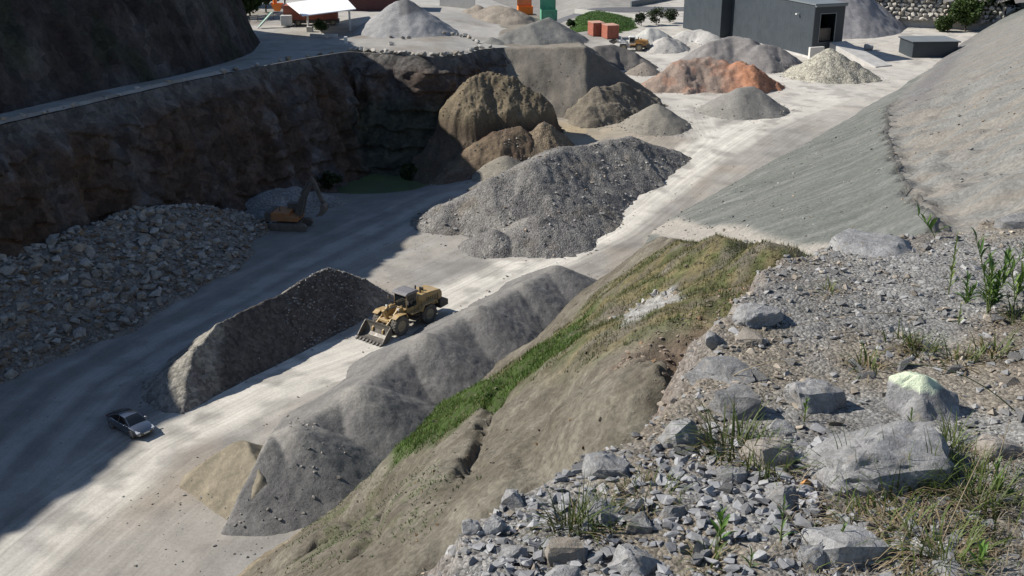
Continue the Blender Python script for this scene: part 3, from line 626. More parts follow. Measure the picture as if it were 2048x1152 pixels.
def rock_mat(name, col, scale=1.0, spread=0.25, vein=0.25, per_object=True, lichen=None):
    m, nt, bs = new_mat(name); tc = N(nt, 'TexCoord'); oi = N(nt, 'ObjectInfo')
    off = N(nt, 'VectorMath', operation='ADD'); nt.links.new(tc.outputs['Object'], off.inputs[0]); nt.links.new(oi.outputs['Location'], off.inputs[1]); co = off.outputs[0]
    rgb = N(nt, 'RGB'); rgb.outputs[0].default_value = (*col, 1); c = rgb.outputs[0]
    n1 = noise(nt, co, 3.5 * scale, 6, 0.68); n2 = noise(nt, co, 22 * scale, 5, 0.75)
    c = mulcol(nt, c, M2(nt, 'MULTIPLY', ramp(nt, n1, 0.3, 0.7, 0.6, 1.35), ramp(nt, n2, 0.3, 0.7, 0.68, 1.3)))
    if per_object:
        c = mulcol(nt, c, ramp(nt, oi.outputs['Random'], 0, 1, 1 - spread, 1 + spread))
        warm = M2(nt, 'GREATER_THAN', M2(nt, 'FRACT', M2(nt, 'MULTIPLY', oi.outputs['Random'], 13.7), 0), 0.82)
        c = mixcol(nt, M2(nt, 'MULTIPLY', warm, 0.5), c, (0.27, 0.215, 0.15))
    vn = N(nt, 'TexNoise', Scale=2.2 * scale, Detail=3, Distortion=1.2); nt.links.new(co, vn.inputs['Vector'])
    vv = M2(nt, 'ABSOLUTE', M2(nt, 'SUBTRACT', vn.outputs[0], 0.5), 0)
    c = mixcol(nt, ramp(nt, vv, 0.0, 0.014, vein, 0), c, (0.48, 0.47, 0.46))
    c = mixcol(nt, ramp(nt, noise(nt, co, 5 * scale, 4), 0.58, 0.7, 0, 0.55), c, (0.23, 0.19, 0.14))
    if lichen:
        geo = N(nt, 'NewGeometry'); sp = N(nt, 'SeparateXYZ'); nt.links.new(tc.outputs['Object'], sp.inputs[0])
        w = ramp(nt, M2(nt, 'ADD', sp.outputs['Z'], M2(nt, 'MULTIPLY', noise(nt, co, 14, 4), 0.07)), lichen[0], lichen[0] + 0.02, 0, 0.92)
        c = mixcol(nt, w, c, lichen[1])
    nt.links.new(c, bs.inputs['Base Color']); bs.inputs['Roughness'].default_value = 0.86; bs.inputs['Specular IOR Level'].default_value = 0.25
    bp = N(nt, 'Bump', Strength=1.0, Distance=0.045 / scale); nt.links.new(M2(nt, 'ADD', n1, M2(nt, 'MULTIPLY', n2, 0.5)), bp.inputs['Height']); nt.links.new(bp.outputs[0], bs.inputs['Normal'])
    return m
M_ROCK = rock_mat('limestone', (0.242, 0.236, 0.230), 3.0)
M_BOULDER = rock_mat('quarried_boulder', (0.30, 0.28, 0.25), 0.6, spread=0.35, vein=0.1)
M_STONE = earth('loose_stone', coarse=3, grit=20, var=0.15, gvar=0.3, bump=0.4, bumpd=0.01)
M_STONE_FAR = earth('loose_stone_far', coarse=0.8, grit=5, var=0.15, gvar=0.25, bump=0.4, bumpd=0.05)
def rock_mesh(name, seed, npts=12, flat=0.8, sub=3, amp=0.06, mat=None, size=(1, 1, 1)):
    r = random.Random(seed); bm = hull(npts, r, flat)
    if sub:
        bmesh.ops.subdivide_edges(bm, edges=bm.edges, cuts=sub, use_grid_fill=True); bmesh.ops.triangulate(bm, faces=bm.faces)
    bm.normal_update(); bm.verts.index_update()
    V = np.array([v.co[:] for v in bm.verts]); Nn = np.array([v.normal[:] for v in bm.verts]); Fc = np.array([[v.index for v in f.verts] for f in bm.faces]); bm.free()
    o = seed * 7.31
    dsp = perlin3(V * 1.7 + o) + 0.6 * perlin3(V * 4.1 + o) + 0.35 * perlin3(V * 9.0 + o)
    st = np.round(dsp * 5) / 5                      # stepped fracture faces
    rg = 1 - 2 * np.abs(perlin3(V * 2.3 + o + 50)); pit = np.minimum(0, perlin3(V * 6.5 + o + 9) + 0.1)
    V = V + Nn * (amp * (0.8 * dsp + 0.22 * st + 0.5 * rg + 0.8 * pit))[:, None]
    V = V * np.array(size)
    me = mesh_np(name, V, Fc, sub > 2)
    if sub > 2: me.set_sharp_from_angle(angle=0.5)
    if mat: me.materials.append(mat)
    return me
# boulder bank at the foot of the wall
TAL = [(-62, 62, 5.5), (-52, 84, 5.6), (-44.6, 97, 6.0), (-38.0, 112, 5.6), (-35.2, 118.0, 4.0), (-33.0, 121.0, 2.4)]
def talus_z(x, y):
    d, sd, al, fr = polydist(x, y, TAL); zt = np.interp(fr, np.arange(len(TAL)), [p[2] for p in TAL])
    return zt - 0.60 * np.sqrt(np.maximum(d, 0)**2 + 1) + 0.6 + 0.5 * fbm(x, y, 3, 0.2) + 0.15 * fbm(x, y, 3, 0.9)
X, Y = np.meshgrid(np.arange(-75, -14, 0.3), np.arange(45, 142, 0.3), indexing='ij'); Z = talus_z(X, Y)
bankbase = tag(link('rubble_bank', grid_mesh('rubble_bank', X, Y, np.maximum(Z, floor_z(X, Y) - 0.3), Z > floor_z(X, Y) - 0.05, {'Col': np.broadcast_to(np.array([0.20, 0.18, 0.155]), X.shape + (3,)).copy()}, origin=(-44, 97, 0)), M_RUBBLE, loc=(-44, 97, 0)), 'shaded bank of rubble under the boulders along the pit wall', 'rubble bank')
bms = [rock_mesh('boulder', 100 + k, npts=rnd.choice((9, 11, 13)), flat=rnd.uniform(0.6, 0.9), sub=1, amp=0.07, mat=M_BOULDER) for k in range(14)]
g = np.random.default_rng(3); cand = []
while len(cand) < 2700:
    x = g.uniform(-58, -22); y = g.uniform(70, 134)
    z = float(talus_z(x, y)); fz = float(floor_z(x, y))
    d, sd, al, fr = polydist(np.array(x), np.array(y), TAL)
    if z < fz + 0.1 or sd < -1.5: continue
    big = 0.22 + 0.42 * g.random()**2.2 + 0.16 * (perlin2(x * 0.15, y * 0.15) + 0.3)
    cand.append((x, y, z, max(0.16, big * (1.0 if y < 112 else 0.75))))
cand.sort(key=lambda c: -c[3])
for k, (x, y, z, r) in enumerate(cand[:300]):
    o = link('boulder', bms[k % 14], loc=(x, y, z + r * 0.25)); o.scale = (r * g.uniform(0.9, 1.3), r * g.uniform(0.8, 1.1), r); o.rotation_euler = (g.uniform(-0.5, 0.5), g.uniform(-0.5, 0.5), g.uniform(0, 6.28))
    tag(o, 'grey quarried boulder heaped in shade along the pit wall', 'boulder', 'boulders heaped along the pit wall')
rest = np.array(cand[300:]); cc = np.array([0.30, 0.28, 0.25]) * g.uniform(0.6, 1.25, (len(rest), 1)); cc = np.where(g.random((len(rest), 1)) > 0.8, np.array([0.20, 0.145, 0.10]), cc)
scatter('smaller_boulders', np.c_[rest[:, 0], rest[:, 1], rest[:, 2] + rest[:, 3] * 0.2], rest[:, 3], cc, M_STONE_FAR, 'smaller broken rocks filling the shaded boulder bank', seed=4)
# loose stones on the blasted heap and round its foot
def strew(fn, n, box, rr, colr, seed, name, label, keep=lambda x, y: True, mat=M_STONE_FAR, sink=0.15, powr=2.5, base=None):
    g = np.random.default_rng(seed); x = g.uniform(box[0], box[1], n); y = g.uniform(box[2], box[3], n)
    z = fn(x, y); ok = keep(x, y) & (z > -2.5)
    x, y, z = x[ok], y[ok], z[ok]; r = rr[0] + (rr[1] - rr[0]) * g.random(len(x))**powr
    c = np.array(colr) * g.uniform(0.65, 1.3, (len(x), 1)); c = np.where(g.random((len(x), 1)) > 0.85, c * np.array([1.15, 0.95, 0.75]), c)
    return scatter(name, np.c_[x, y, z + r * (0.5 - sink * 2)], r, c, mat, label, seed=seed + 1)
gz = lambda x, y: np.maximum(fC(x, y), floor_z(x, y))
strew(gz, 3600, (-13, 27, 110, 152), (0.05, 0.30), (0.27, 0.262, 0.25), 31, 'heap_stones', 'loose stones strewn over the blasted rubble heap', keep=lambda x, y: (fC(x, y) > floor_z(x, y) - 0.1) & (fbm(x, y, 3, 0.18) + 0.25 * g.random(len(x)) > -0.05), powr=3.5)
strew(spoil_z, 2600, (12, 60, 60, 150), (0.05, 0.24), (0.24, 0.235, 0.22), 41, 'slope_stones', 'scattered stones rolled down the spoil slope', keep=lambda x, y: (q2(x, y) > 0.3) & (fbm(x, y, 2, 0.1) > -0.25), powr=4)
gA = lambda x, y: np.maximum(fA(x, y), floor_z(x, y))
strew(gA, 2500, (-20, -10, 88, 102), (0.04, 0.16), (0.27, 0.26, 0.245), 51, 'heap_stones', 'coarse stones on the end of the dug gravel heap', keep=lambda x, y: (fA(x, y) > floor_z(x, y) - 0.05), powr=2)
# scree on the hillside
hz = hill_z
strew(hz, 5000, (5, 18, 50, 85), (0.05, 0.28), (0.33, 0.32, 0.30), 61, 'scree', 'pale scree strip across the grassy hillside', keep=lambda x, y: polysd(x, y, Z_SCREE) > -0.15, powr=2.2)
strew(hz, 9000, (2, 16, 25, 62), (0.02, 0.13), (0.24, 0.19, 0.15), 71, 'scree', 'reddish stone chips below the rubble knoll', keep=lambda x, y: polysd(x, y, Z_RED) > -0.6, powr=2.2)
strew(hz, 3500, (-18, 14, 20, 80), (0.02, 0.12), (0.15, 0.13, 0.10), 81, 'clods', 'clods and stones on the bare earth slope', keep=lambda x, y: q1(x, y) > 0.8, powr=3)

# stones rolled to the foot of the yard heaps, and loose on the floor
HX = []
for fn_, r_ in HEAPS:
    P_ = np.array([p[:3] for q_ in r_ for p in q_]); rr_ = 11.0; n_ = 2600; g_ = np.random.default_rng(int(abs(P_[0, 0]) * 100))
    x_ = g_.uniform(P_[:, 0].min() - rr_, P_[:, 0].max() + rr_, n_); y_ = g_.uniform(P_[:, 1].min() - rr_, P_[:, 1].max() + rr_, n_)
    df_ = fn_(x_, y_) - floor_z(x_, y_); k_ = (np.abs(df_ - 0.1) < 0.55 + 1.2 * g_.random(n_)**4) & (g_.random(n_) < 0.55); HX.append(np.c_[x_, y_][k_])
HX = np.concatenate(HX); z_ = floor_z(HX[:, 0], HX[:, 1])
for fn_, r_ in HEAPS: z_ = np.maximum(z_, fn_(HX[:, 0], HX[:, 1]))
g_ = np.random.default_rng(77); r_ = 0.05 + 0.16 * g_.random(len(HX))**3
scatter('rolled_stones', np.c_[HX, z_ + r_ * 0.2], r_, np.array([0.27, 0.25, 0.225]) * g_.uniform(0.6, 1.25, (len(HX), 1)), M_STONE_FAR, 'stones rolled to the foot of the stockpiles', seed=78)
strew(floor_z, 9000, (-45, 30, 52, 165), (0.03, 0.13), (0.27, 0.255, 0.235), 95, 'floor_stones', 'loose stones scattered over the quarry floor', keep=lambda x, y: (fbm(x, y, 3, 0.12) > 0.05) & (polydist(x, y, [(p.x, p.y) for p in ROAD])[0] > 3.0), powr=3)
strew(lambda x, y: np.maximum(fD(x, y), floor_z(x, y)), 2600, (-14, 12, 142, 170), (0.05, 0.22), (0.14, 0.11, 0.075), 97, 'soil_clods', 'clods on the brown soil mounds', keep=lambda x, y: fD(x, y) > floor_z(x, y), powr=3)
strew(bank_z, 1800, (-3, 27, 158, 186), (0.04, 0.16), (0.22, 0.195, 0.16), 98, 'bank_stones', 'stones stuck in the tall earth bank', keep=lambda x, y: (bank_z(x, y) > floor_z(x, y)) & (bank_z(x, y) < 12.9), powr=4)

# ------------------------------------------------------------------ rocks, stones and plants on the knoll
def on_knoll(px, py): return hit(px, py, knoll_z, 0.0008, 0.006, 900)
def px_scale(p): return FPX / (p.y * _C - (p.z - CAM_H) * _S)          # pixels per metre there
BIG = [  # centre px, width px, height px, label, flat, seed
 (1755, 905, 295, 150, 'largest grey limestone boulder, cracked and pitted, among dry grass', 0.75, 201),
 (1628, 792, 122, 92, 'blue grey angular rock uphill of the largest boulder', 0.8, 203),
 (1475, 800, 118, 92, 'rounded pale rock on the rim of the knoll beside a ledge', 0.7, 204),
 (1528, 905, 122, 88, 'grey slab rock leaning beside the largest boulder', 0.7, 205),
 (1992, 893, 100, 66, 'wedge shaped grey rock between the painted boulder and the straw', 0.7, 206),
 (1692, 1085, 170, 105, 'dark grey rock crossed by a pale vein', 0.75, 207),
 (1362, 868, 92, 78, 'pale grey block on the knoll rim above the bare earth', 0.8, 208),
 (1208, 930, 104, 66, 'flat grey slab at the knoll rim over the gully', 0.6, 209),
 (968, 1010, 62, 66, 'upright grey block in the rock cluster on the rim', 0.9, 210),
 (988, 1050, 52, 56, 'square grey rock below the upright block', 0.85, 211),
 (944, 1050, 42, 56, 'narrow pale rock at the outer end of the rim cluster', 0.9, 212),
 (1026, 996, 52, 48, 'pointed grey rock inside the rim cluster', 0.8, 213),
 (1132, 1100, 86, 72, 'clean faced grey block near the grass clump', 0.85, 214),
 (1268, 1118, 108, 84, 'broad angular grey rock in the chippings', 0.75, 215),
 (1282, 1042, 62, 52, 'beige lichen spotted stone beside a grass clump', 0.75, 216),
 (1346, 1022, 62, 42, 'bluish grey stone with a white edge', 0.7, 217),
 (1200, 1022, 96, 52, 'long grey rock behind the grass clump', 0.6, 218),
 (1028, 1104, 62, 42, 'low grey rock among beige grit', 0.65, 219),
 (1500, 668, 64, 46, 'glossy grey rock with a dark hollow on the rim', 0.8, 220),
 (1428, 676, 42, 38, 'grey block at the edge of the red earth', 0.8, 221),
 (1512, 622, 110, 62, 'slanting grey ledge rock along the rim', 0.5, 222),
 (1440, 742, 140, 52, 'flat layered ledge of pale rock at the rim', 0.4, 223),
 (1752, 488, 190, 46, 'long pale ledge of rock at the top of the knoll', 0.45, 224),
 (2030, 444, 90, 40, 'dark grey rock at the top of the knoll behind tall weeds', 0.7, 225),
 (1462, 945, 66, 50, 'grey stone under a clump of grass', 0.75, 226),
 (1560, 992, 84, 60, 'smooth grey stone between the slab and the veined rock', 0.7, 227),
 (1622, 1105, 56, 100, 'dark upright slab with a rusty edge', 0.9, 228),
 (1560, 850, 60, 36, 'small grey rock behind the leaning slab', 0.7, 229),
 (1905, 1140, 80, 44, 'half buried rock in the dry grass', 0.6, 230),
 (1120, 1150, 90, 60, 'grey rock at the foot of the clean faced block', 0.8, 231)]
BIGXY = []
for (px, py, w, h, lab, fl, sd) in BIG:
    p = on_knoll(px, py + h * 0.22); s = px_scale(p); sx = w / s * 0.56; sz = h / s * 0.62
    me = rock_mesh('limestone_rock', sd, npts=22 if w > 90 else 18, flat=1.0, sub=(8 if w > 200 else 6 if w > 90 else 4), amp=0.13, mat=M_ROCK, size=(sx, sx * 0.8, sz))
    o = link('limestone_rock', me, loc=(p.x, p.y, p.z + sz * 0.02)); o.rotation_euler = (random.uniform(-0.12, 0.12), random.uniform(-0.12, 0.12), random.uniform(-0.3, 0.3))
    tag(o, lab, 'rock'); BIGXY.append((p.x, p.y, sx))
p = on_knoll(1845, 826); s = px_scale(p); sx = 150 / s * 0.56; sz = 138 / s * 0.56
me = rock_mesh('painted_rock', 202, npts=20, flat=1.0, sub=6, amp=0.12, mat=rock_mat('limestone_painted', (0.25, 0.245, 0.24), 3.0, per_object=False, lichen=(sz * 0.64, (0.58, 0.64, 0.46))), size=(sx, sx * 0.8, sz))
o = link('painted_rock', me, loc=(p.x, p.y, p.z + sz * 0.2)); tag(o, 'grey boulder with its peak daubed pale lime green', 'rock'); BIGXY.append((p.x, p.y, sx))
p = on_knoll(1614, 975); s = px_scale(p)
tag(link('orange_stone', rock_mesh('orange_stone', 301, 10, 0.9, 2, 0.08, rock_mat('rusty_stone', (0.50, 0.24, 0.08), 3.0, per_object=False, vein=0.0), (17 / s, 14 / s, 20 / s)), loc=(p.x, p.y, p.z + 8 / s)), 'small rust orange stone under the largest boulder', 'stone')
p = on_knoll(1830, 482)
# rocks of middling size
g = np.random.default_rng(17); chipm = [rock_mesh('rubble_stone', 400 + k, npts=g.integers(8, 12), flat=g.uniform(0.55, 0.9), sub=1, amp=0.06, mat=M_ROCK) for k in range(16)]
cnt = 0
while cnt < 268:
    x = g.uniform(-0.7, 5.2); y = g.uniform(2.0, 8.2)
    if float(polysd(np.array(x), np.array(y), KN)) < 0.03: continue
    if any(math.hypot(x - a, y - b) < r * 0.8 for a, b, r in BIGXY): continue
    if y > 5.2 and g.random() < 0.35: continue
    r = 0.022 + 0.05 * g.random()**2.2
    z = float(knoll_z(x, y)); o = link('rubble_stone', chipm[int(g.integers(16))], loc=(x, y, z + r * 0.2)); o.scale = (r * g.uniform(0.9, 1.4), r * g.uniform(0.8, 1.1), r * g.uniform(0.7, 1.0))
    o.rotation_euler = (g.uniform(-0.4, 0.4), g.uniform(-0.4, 0.4), g.uniform(0, 6.28))
    tag(o, 'small angular grey limestone piece lying loose on the knoll', 'stone', 'loose limestone pieces on the knoll'); cnt += 1
def kn_strew(n, rr, seed, name, label, powr, c0=(0.25, 0.244, 0.236), lo=-0.02):
    g = np.random.default_rng(seed); x = g.uniform(-1.2, 5.6, n); y = g.uniform(1.7, 8.6, n); sd = polysd(x, y, KN)
    dens = fbm(x, y, 3, 0.8) + 0.35 * g.random(n)
    ok = (sd > lo) & (dens > -0.12); x, y = x[ok], y[ok]; r = rr[0] + (rr[1] - rr[0]) * g.random(len(x))**powr; z = knoll_z(x, y)
    c = np.array(c0) * g.uniform(0.6, 1.35, (len(x), 1)); u = g.random((len(x), 1)); w = np.clip(fbm(x, y, 3, 0.9)[:, None] * 2 + 0.2, 0, 1)
    c = np.where(u < 0.12 + 0.4 * w, c * np.array([1.2, 1.06, 0.88]), c); c = np.where(u > 0.97, c * 1.5, c)
    return scatter(name, np.c_[x, y, z + r * 0.2], r, c, M_STONE, label, seed=seed)
kn_strew(12500, (0.008, 0.034), 91, 'chippings', 'grey limestone chippings covering the knoll', 2.0, lo=-0.4)
g = np.random.default_rng(93); n = 5200; x = g.uniform(-0.5, 2.4, n); y = g.uniform(2.0, 4.6, n); c_ = on_knoll(1480, 1080)
ok = (polysd(x, y, KN) > 0.02) & (np.hypot((x - c_.x) / 1.05, (y - c_.y) / 0.85) + 0.5 * fbm(x, y, 3, 1.5) < 0.95); x, y = x[ok], y[ok]; r = 0.011 + 0.03 * g.random(len(x))**1.8
scatter('broken_stone', np.c_[x, y, knoll_z(x, y) + r * 0.35], r, np.array([0.245, 0.243, 0.245]) * g.uniform(0.65, 1.3, (len(x), 1)), M_STONE, 'dense layer of broken grey stone below the boulders', seed=94)
kn_strew(24000, (0.004, 0.012), 92, 'grit', 'fine grit between the stones of the knoll', 1.5, c0=(0.26, 0.24, 0.21), lo=-0.5)

# vegetation ----------------------------------------------------------
def leaf_mat(name, trans=0.25, rough=0.55):
    m, nt, bs = new_mat(name); a = N(nt, 'Attribute', attribute_name='Col'); oi = N(nt, 'ObjectInfo')
    c = mulcol(nt, a.outputs['Color'], ramp(nt, oi.outputs['Random'], 0, 1, 0.75, 1.25))
    nt.links.new(c, bs.inputs['Base Color']); bs.inputs['Roughness'].default_value = rough; bs.inputs['Specular IOR Level'].default_value = 0.3
    tr = N(nt, 'BsdfTranslucent'); nt.links.new(c, tr.inputs[0]); mx = N(nt, 'MixShader'); mx.inputs[0].default_value = trans
    nt.links.new(bs.outputs[0], mx.inputs[1]); nt.links.new(tr.outputs[0], mx.inputs[2]); nt.links.new(mx.outputs[0], nt.nodes['Material Output'].inputs[0])
    return m
M_LEAF = leaf_mat('leaf_green'); M_STEM = plain('green_stem', (0.10, 0.13, 0.035), 0.7, dirt=0.2); M_DRY = plain('dry_stem', (0.30, 0.24, 0.15), 0.8, dirt=0.2)
def blades(P, H, W, lean, az, col0, col1, segs=3, curve=0.5):
    """bent tapering grass blades; P base points, az heading, lean outwards"""
    n = len(P); t = np.linspace(0, 1, segs + 1); V = []; C = []
    for k, tk in enumerate(t):
        a = lean * (0.4 + (1 + curve) * tk); out = H * tk * np.sin(a * 0.75); up = H * tk * np.cos(a * 0.75)
        cx = P[:, 0] + np.cos(az) * out; cy = P[:, 1] + np.sin(az) * out; cz = P[:, 2] + up
        w = W * (1 - tk**1.6) * 0.5 + 0.0004
        sxv, syv = -np.sin(az) * w, np.cos(az) * w
        V.append(np.stack([np.c_[cx - sxv, cy - syv, cz], np.c_[cx + sxv, cy + syv, cz]], 1)); C.append(col0 * (1 - tk) + col1 * tk)
    V = np.stack(V, 1).reshape(n, -1, 3); k = 2 * (segs + 1); idx = np.arange(n)[:, None] * k
    F = np.concatenate([np.stack([idx[:, 0] + 2 * s, idx[:, 0] + 2 * s + 1, idx[:, 0] + 2 * s + 3, idx[:, 0] + 2 * s + 2], 1) for s in range(segs)])
    Cc = np.repeat(np.stack(C, 1), 2, axis=1).reshape(-1, 3)
    return V.reshape(-1, 3), F, Cc
def tuft_mesh(seed, n, h, spread, straw):
    g = np.random.default_rng(seed); r = spread * np.sqrt(g.random(n)); a = g.uniform(0, 6.28, n); P = np.c_[r * np.cos(a), r * np.sin(a), np.full(n, -0.01)]
    az = a + g.normal(0, 0.7, n); lean = np.abs(g.normal(0.45, 0.3, n)) + 0.1; H = h * g.uniform(0.45, 1.1, n)
    dry = g.random(n) < straw; lean = np.where(dry, lean + 0.7, lean)
    c1 = np.where(dry[:, None], np.array([0.30, 0.235, 0.14]), np.array([0.10, 0.145, 0.03])) * g.uniform(0.7, 1.25, (n, 1)); c0 = np.where(dry[:, None], np.array([0.2, 0.155, 0.09]), np.array([0.085, 0.10, 0.03]))
    V, F, C = blades(P, H, np.full(n, 0.0055), lean, az, c0 * np.ones((n, 1)), c1)
    me = mesh_np('grass_tuft', V, F, True, {'Col': C}); me.materials.append(M_LEAF); return me
TUFTS = [tuft_mesh(60 + k, n, h, sp, st) for k, (n, h, sp, st) in enumerate(((150, 0.2, 0.10, 0.3), (90, 0.22, 0.06, 0.35), (200, 0.15, 0.15, 0.7), (110, 0.17, 0.09, 0.5), (60, 0.11, 0.05, 0.6)))]
TPOS = [(1470, 905, 0, 1.15, 'green grass clump on the rim above the grey slab'), (1530, 940, 3, 1.0, 'grass clump spilling over stones beside the leaning slab'), (1140, 1060, 1, 0.9, 'grass clump with dry leaves behind the clean faced block'), (1195, 1050, 3, 0.8, 'green grass clump beside the long grey rock'), (1300, 995, 2, 0.75, 'straw coloured grass clump between two stones'),
 (1710, 965, 1, 1.0, 'green grass clump against the foot of the largest boulder'), (1790, 985, 0, 1.0, 'thick grass clump in front of the largest boulder'), (1850, 985, 1, 1.0, 'upright green blades at the corner of the largest boulder'), (1900, 900, 1, 0.8, 'thin grass beside the wedge shaped rock'), (1960, 1010, 0, 0.9, 'grass clump mixed with straw beside a shaded hollow'),
 (2020, 1060, 2, 1.1, 'wide straw clump beside the half buried rock'), (1860, 1100, 2, 1.1, 'matted straw clump around the veined rock'), (1930, 960, 3, 0.9, 'short green clump behind the straw'), (1760, 1060, 2, 0.9, 'dry clump behind the veined rock'), (1740, 740, 4, 1.3, 'yellow dry grass clump uphill of the boulders'), (1800, 690, 4, 1.3, 'small dry grass clump in the grit'), (1840, 705, 3, 0.8, 'green and yellow clump in the grit behind the painted boulder'), (1985, 715, 4, 1.5, 'yellowish clump on the tan soil behind the painted boulder'), (1920, 730, 4, 1.4, 'sparse clump between painted boulder and tall weeds'), (1660, 585, 4, 0.9, 'tiny grey green tuft near the rim stones'), (2040, 640, 3, 0.9, 'grass clump beside the tallest weed'), (1890, 1130, 1, 0.8, 'grass clump beside the half buried rock'), (1420, 1130, 4, 1.0, 'tiny tuft in the grey chippings')]
for (px, py, k, sc, lab) in TPOS:
    p = on_knoll(px, py); o = link('grass_tuft', TUFTS[k], loc=p - Vector((0, 0, 0.005))); sc *= 1.12; o.scale = (sc, sc, sc); o.rotation_euler = (0, 0, random.uniform(0, 6.28)); tag(o, lab, 'grass', 'grass clumps on the knoll')
def leaf_me(L, W, droop, col):
    n = 6; V = []; C = []
    for i in range(n + 1):
        t = i / n; w = W * math.sin(math.pi * min(1, t * 0.92 + 0.08))**0.8 * (1 - 0.35 * t); x = L * t * (1 - 0.12 * droop * t); z = L * (0.5 * t - droop * t * t)
        V += [(x, -w / 2, z + w * 0.22), (x, 0, z), (x, w / 2, z + w * 0.22)]; C += [tuple(c * k for c in col) for k in (0.9, 1.25, 1.0)]
    F = [[3 * i + a, 3 * i + a + 1, 3 * i + a + 4, 3 * i + a + 3] for i in range(n) for a in (0, 1)]
    me = mesh_np('leaf', np.array(V), np.array(F), True, {'Col': np.array(C)}); me.materials.append(M_LEAF); return me
LEAVES = [leaf_me(0.10, 0.020, 0.35, (0.085, 0.15, 0.03)), leaf_me(0.08, 0.015, 0.25, (0.12, 0.185, 0.035)), leaf_me(0.12, 0.022, 0.55, (0.065, 0.12, 0.03)), leaf_me(0.07, 0.018, 0.15, (0.16, 0.215, 0.045)), leaf_me(0.12, 0.036, 0.3, (0.09, 0.17, 0.03))]
def tube(P, r0, r1, sides=6):
    P = [Vector(p) for p in P]; V = []; F = []
    for i, p in enumerate(P):
        d = (P[min(i + 1, len(P) - 1)] - P[max(i - 1, 0)]).normalized(); a = d.orthogonal().normalized(); b = d.cross(a); r = r0 + (r1 - r0) * i / max(1, len(P) - 1)
        V += [p + (a * math.cos(k * 2 * math.pi / sides) + b * math.sin(k * 2 * math.pi / sides)) * r for k in range(sides)]
    for i in range(len(P) - 1):
        F += [[i * sides + k, i * sides + (k + 1) % sides, (i + 1) * sides + (k + 1) % sides, (i + 1) * sides + k] for k in range(sides)]
    return np.array([v[:] for v in V]), np.array(F)
def weed(px, py, h, nl, kind, lab, lean=(0, 0), stems=1, lsc=1.0):
    p = on_knoll(px, py); root = empty('weed', p); tag(root, lab, 'weed', 'leafy weeds on the knoll'); r = random.Random(int(px * 3 + py))
    for s in range(stems):
        a = r.uniform(0, 6.28); lx = lean[0] + (0.34 * math.cos(a) if stems > 1 else 0); ly = lean[1] + (0.34 * math.sin(a) if stems > 1 else 0); hh = h * (1 if s == 0 else r.uniform(0.5, 0.85))
        pt = lambda t: Vector((lx * hh * t * (0.5 + 0.5 * t), ly * hh * t * (0.5 + 0.5 * t), -0.01 + hh * t))
        V, F = tube([pt(i / 6) for i in range(7)], 0.0038, 0.0016); st = mesh_np('stem', V, F); link('stem', st, M_STEM, root)
        for i in range(nl):
            t = 0.12 + 0.88 * (i + 0.5) / nl; q = pt(t); az = i * 2.4 + r.uniform(-0.3, 0.3)
            o = link('leaf', LEAVES[r.choice(kind)], parent=root, loc=q); k = lsc * (1.05 - 0.45 * t) * r.uniform(0.8, 1.15); o.scale = (k, k, k); o.rotation_euler = (r.uniform(-0.2, 0.2), -0.35 - 0.7 * t + r.uniform(-0.15, 0.15), az)
weed(1975, 628, 0.47, 15, (0, 0, 2, 1), 'tallest bushy weed with many narrow leaves on the knoll', stems=7, lsc=1.2)
weed(1897, 588, 0.37, 22, (1, 3), 'slim upright yellow green weed beside the tall bushy weed', lsc=1.0)
weed(1872, 478, 0.18, 7, (4, 0), 'broad leaved weed leaning out beside the long pale ledge', lean=(-0.8, 0.2), lsc=1.25)
weed(1916, 650, 0.13, 9, (1, 3), 'small yellow green weed sprout in the grit', lsc=0.6)
weed(1440, 1085, 0.13, 10, (4,), 'bright broad leaved weed growing in grey chippings', lsc=0.7)
weed(1560, 1090, 0.19, 12, (2, 0), 'tall dark weed between smooth stone and upright slab', lsc=0.6)
weed(1680, 1110, 0.13, 11, (1, 0), 'weed in front of the veined rock', lsc=0.6)
weed(1955, 1140, 0.09, 9, (3, 4), 'low bright green weed in the dry grass', lsc=0.7)
weed(1608, 845, 0.12, 12, (1, 0), 'leafy weed beside the blue grey angular rock', lsc=0.65)
weed(1820, 850, 0.08, 8, (0,), 'small weed at the foot of the painted boulder', lsc=0.55)
weed(2044, 520, 0.22, 12, (1, 3), 'yellow green weed beyond the tallest bushy weed', lsc=0.7)
weed(2030, 600, 0.3, 14, (0, 1), 'leafy weed close beside the tallest bushy weed', stems=3, lsc=1.1)
weed(1930, 610, 0.16, 12, (0, 2), 'low leafy weed between the slim weed and the tallest weed', stems=3, lsc=0.9)
weed(1745, 985, 0.14, 10, (1, 3), 'green weed in front of the largest boulder', lsc=0.7)
weed(2000, 1000, 0.15, 10, (0, 1), 'leafy weed beside the straw clump', stems=2, lsc=0.8)
weed(1500, 1140, 0.08, 7, (2,), 'weed seedling in the chippings below the slab', lsc=0.5)
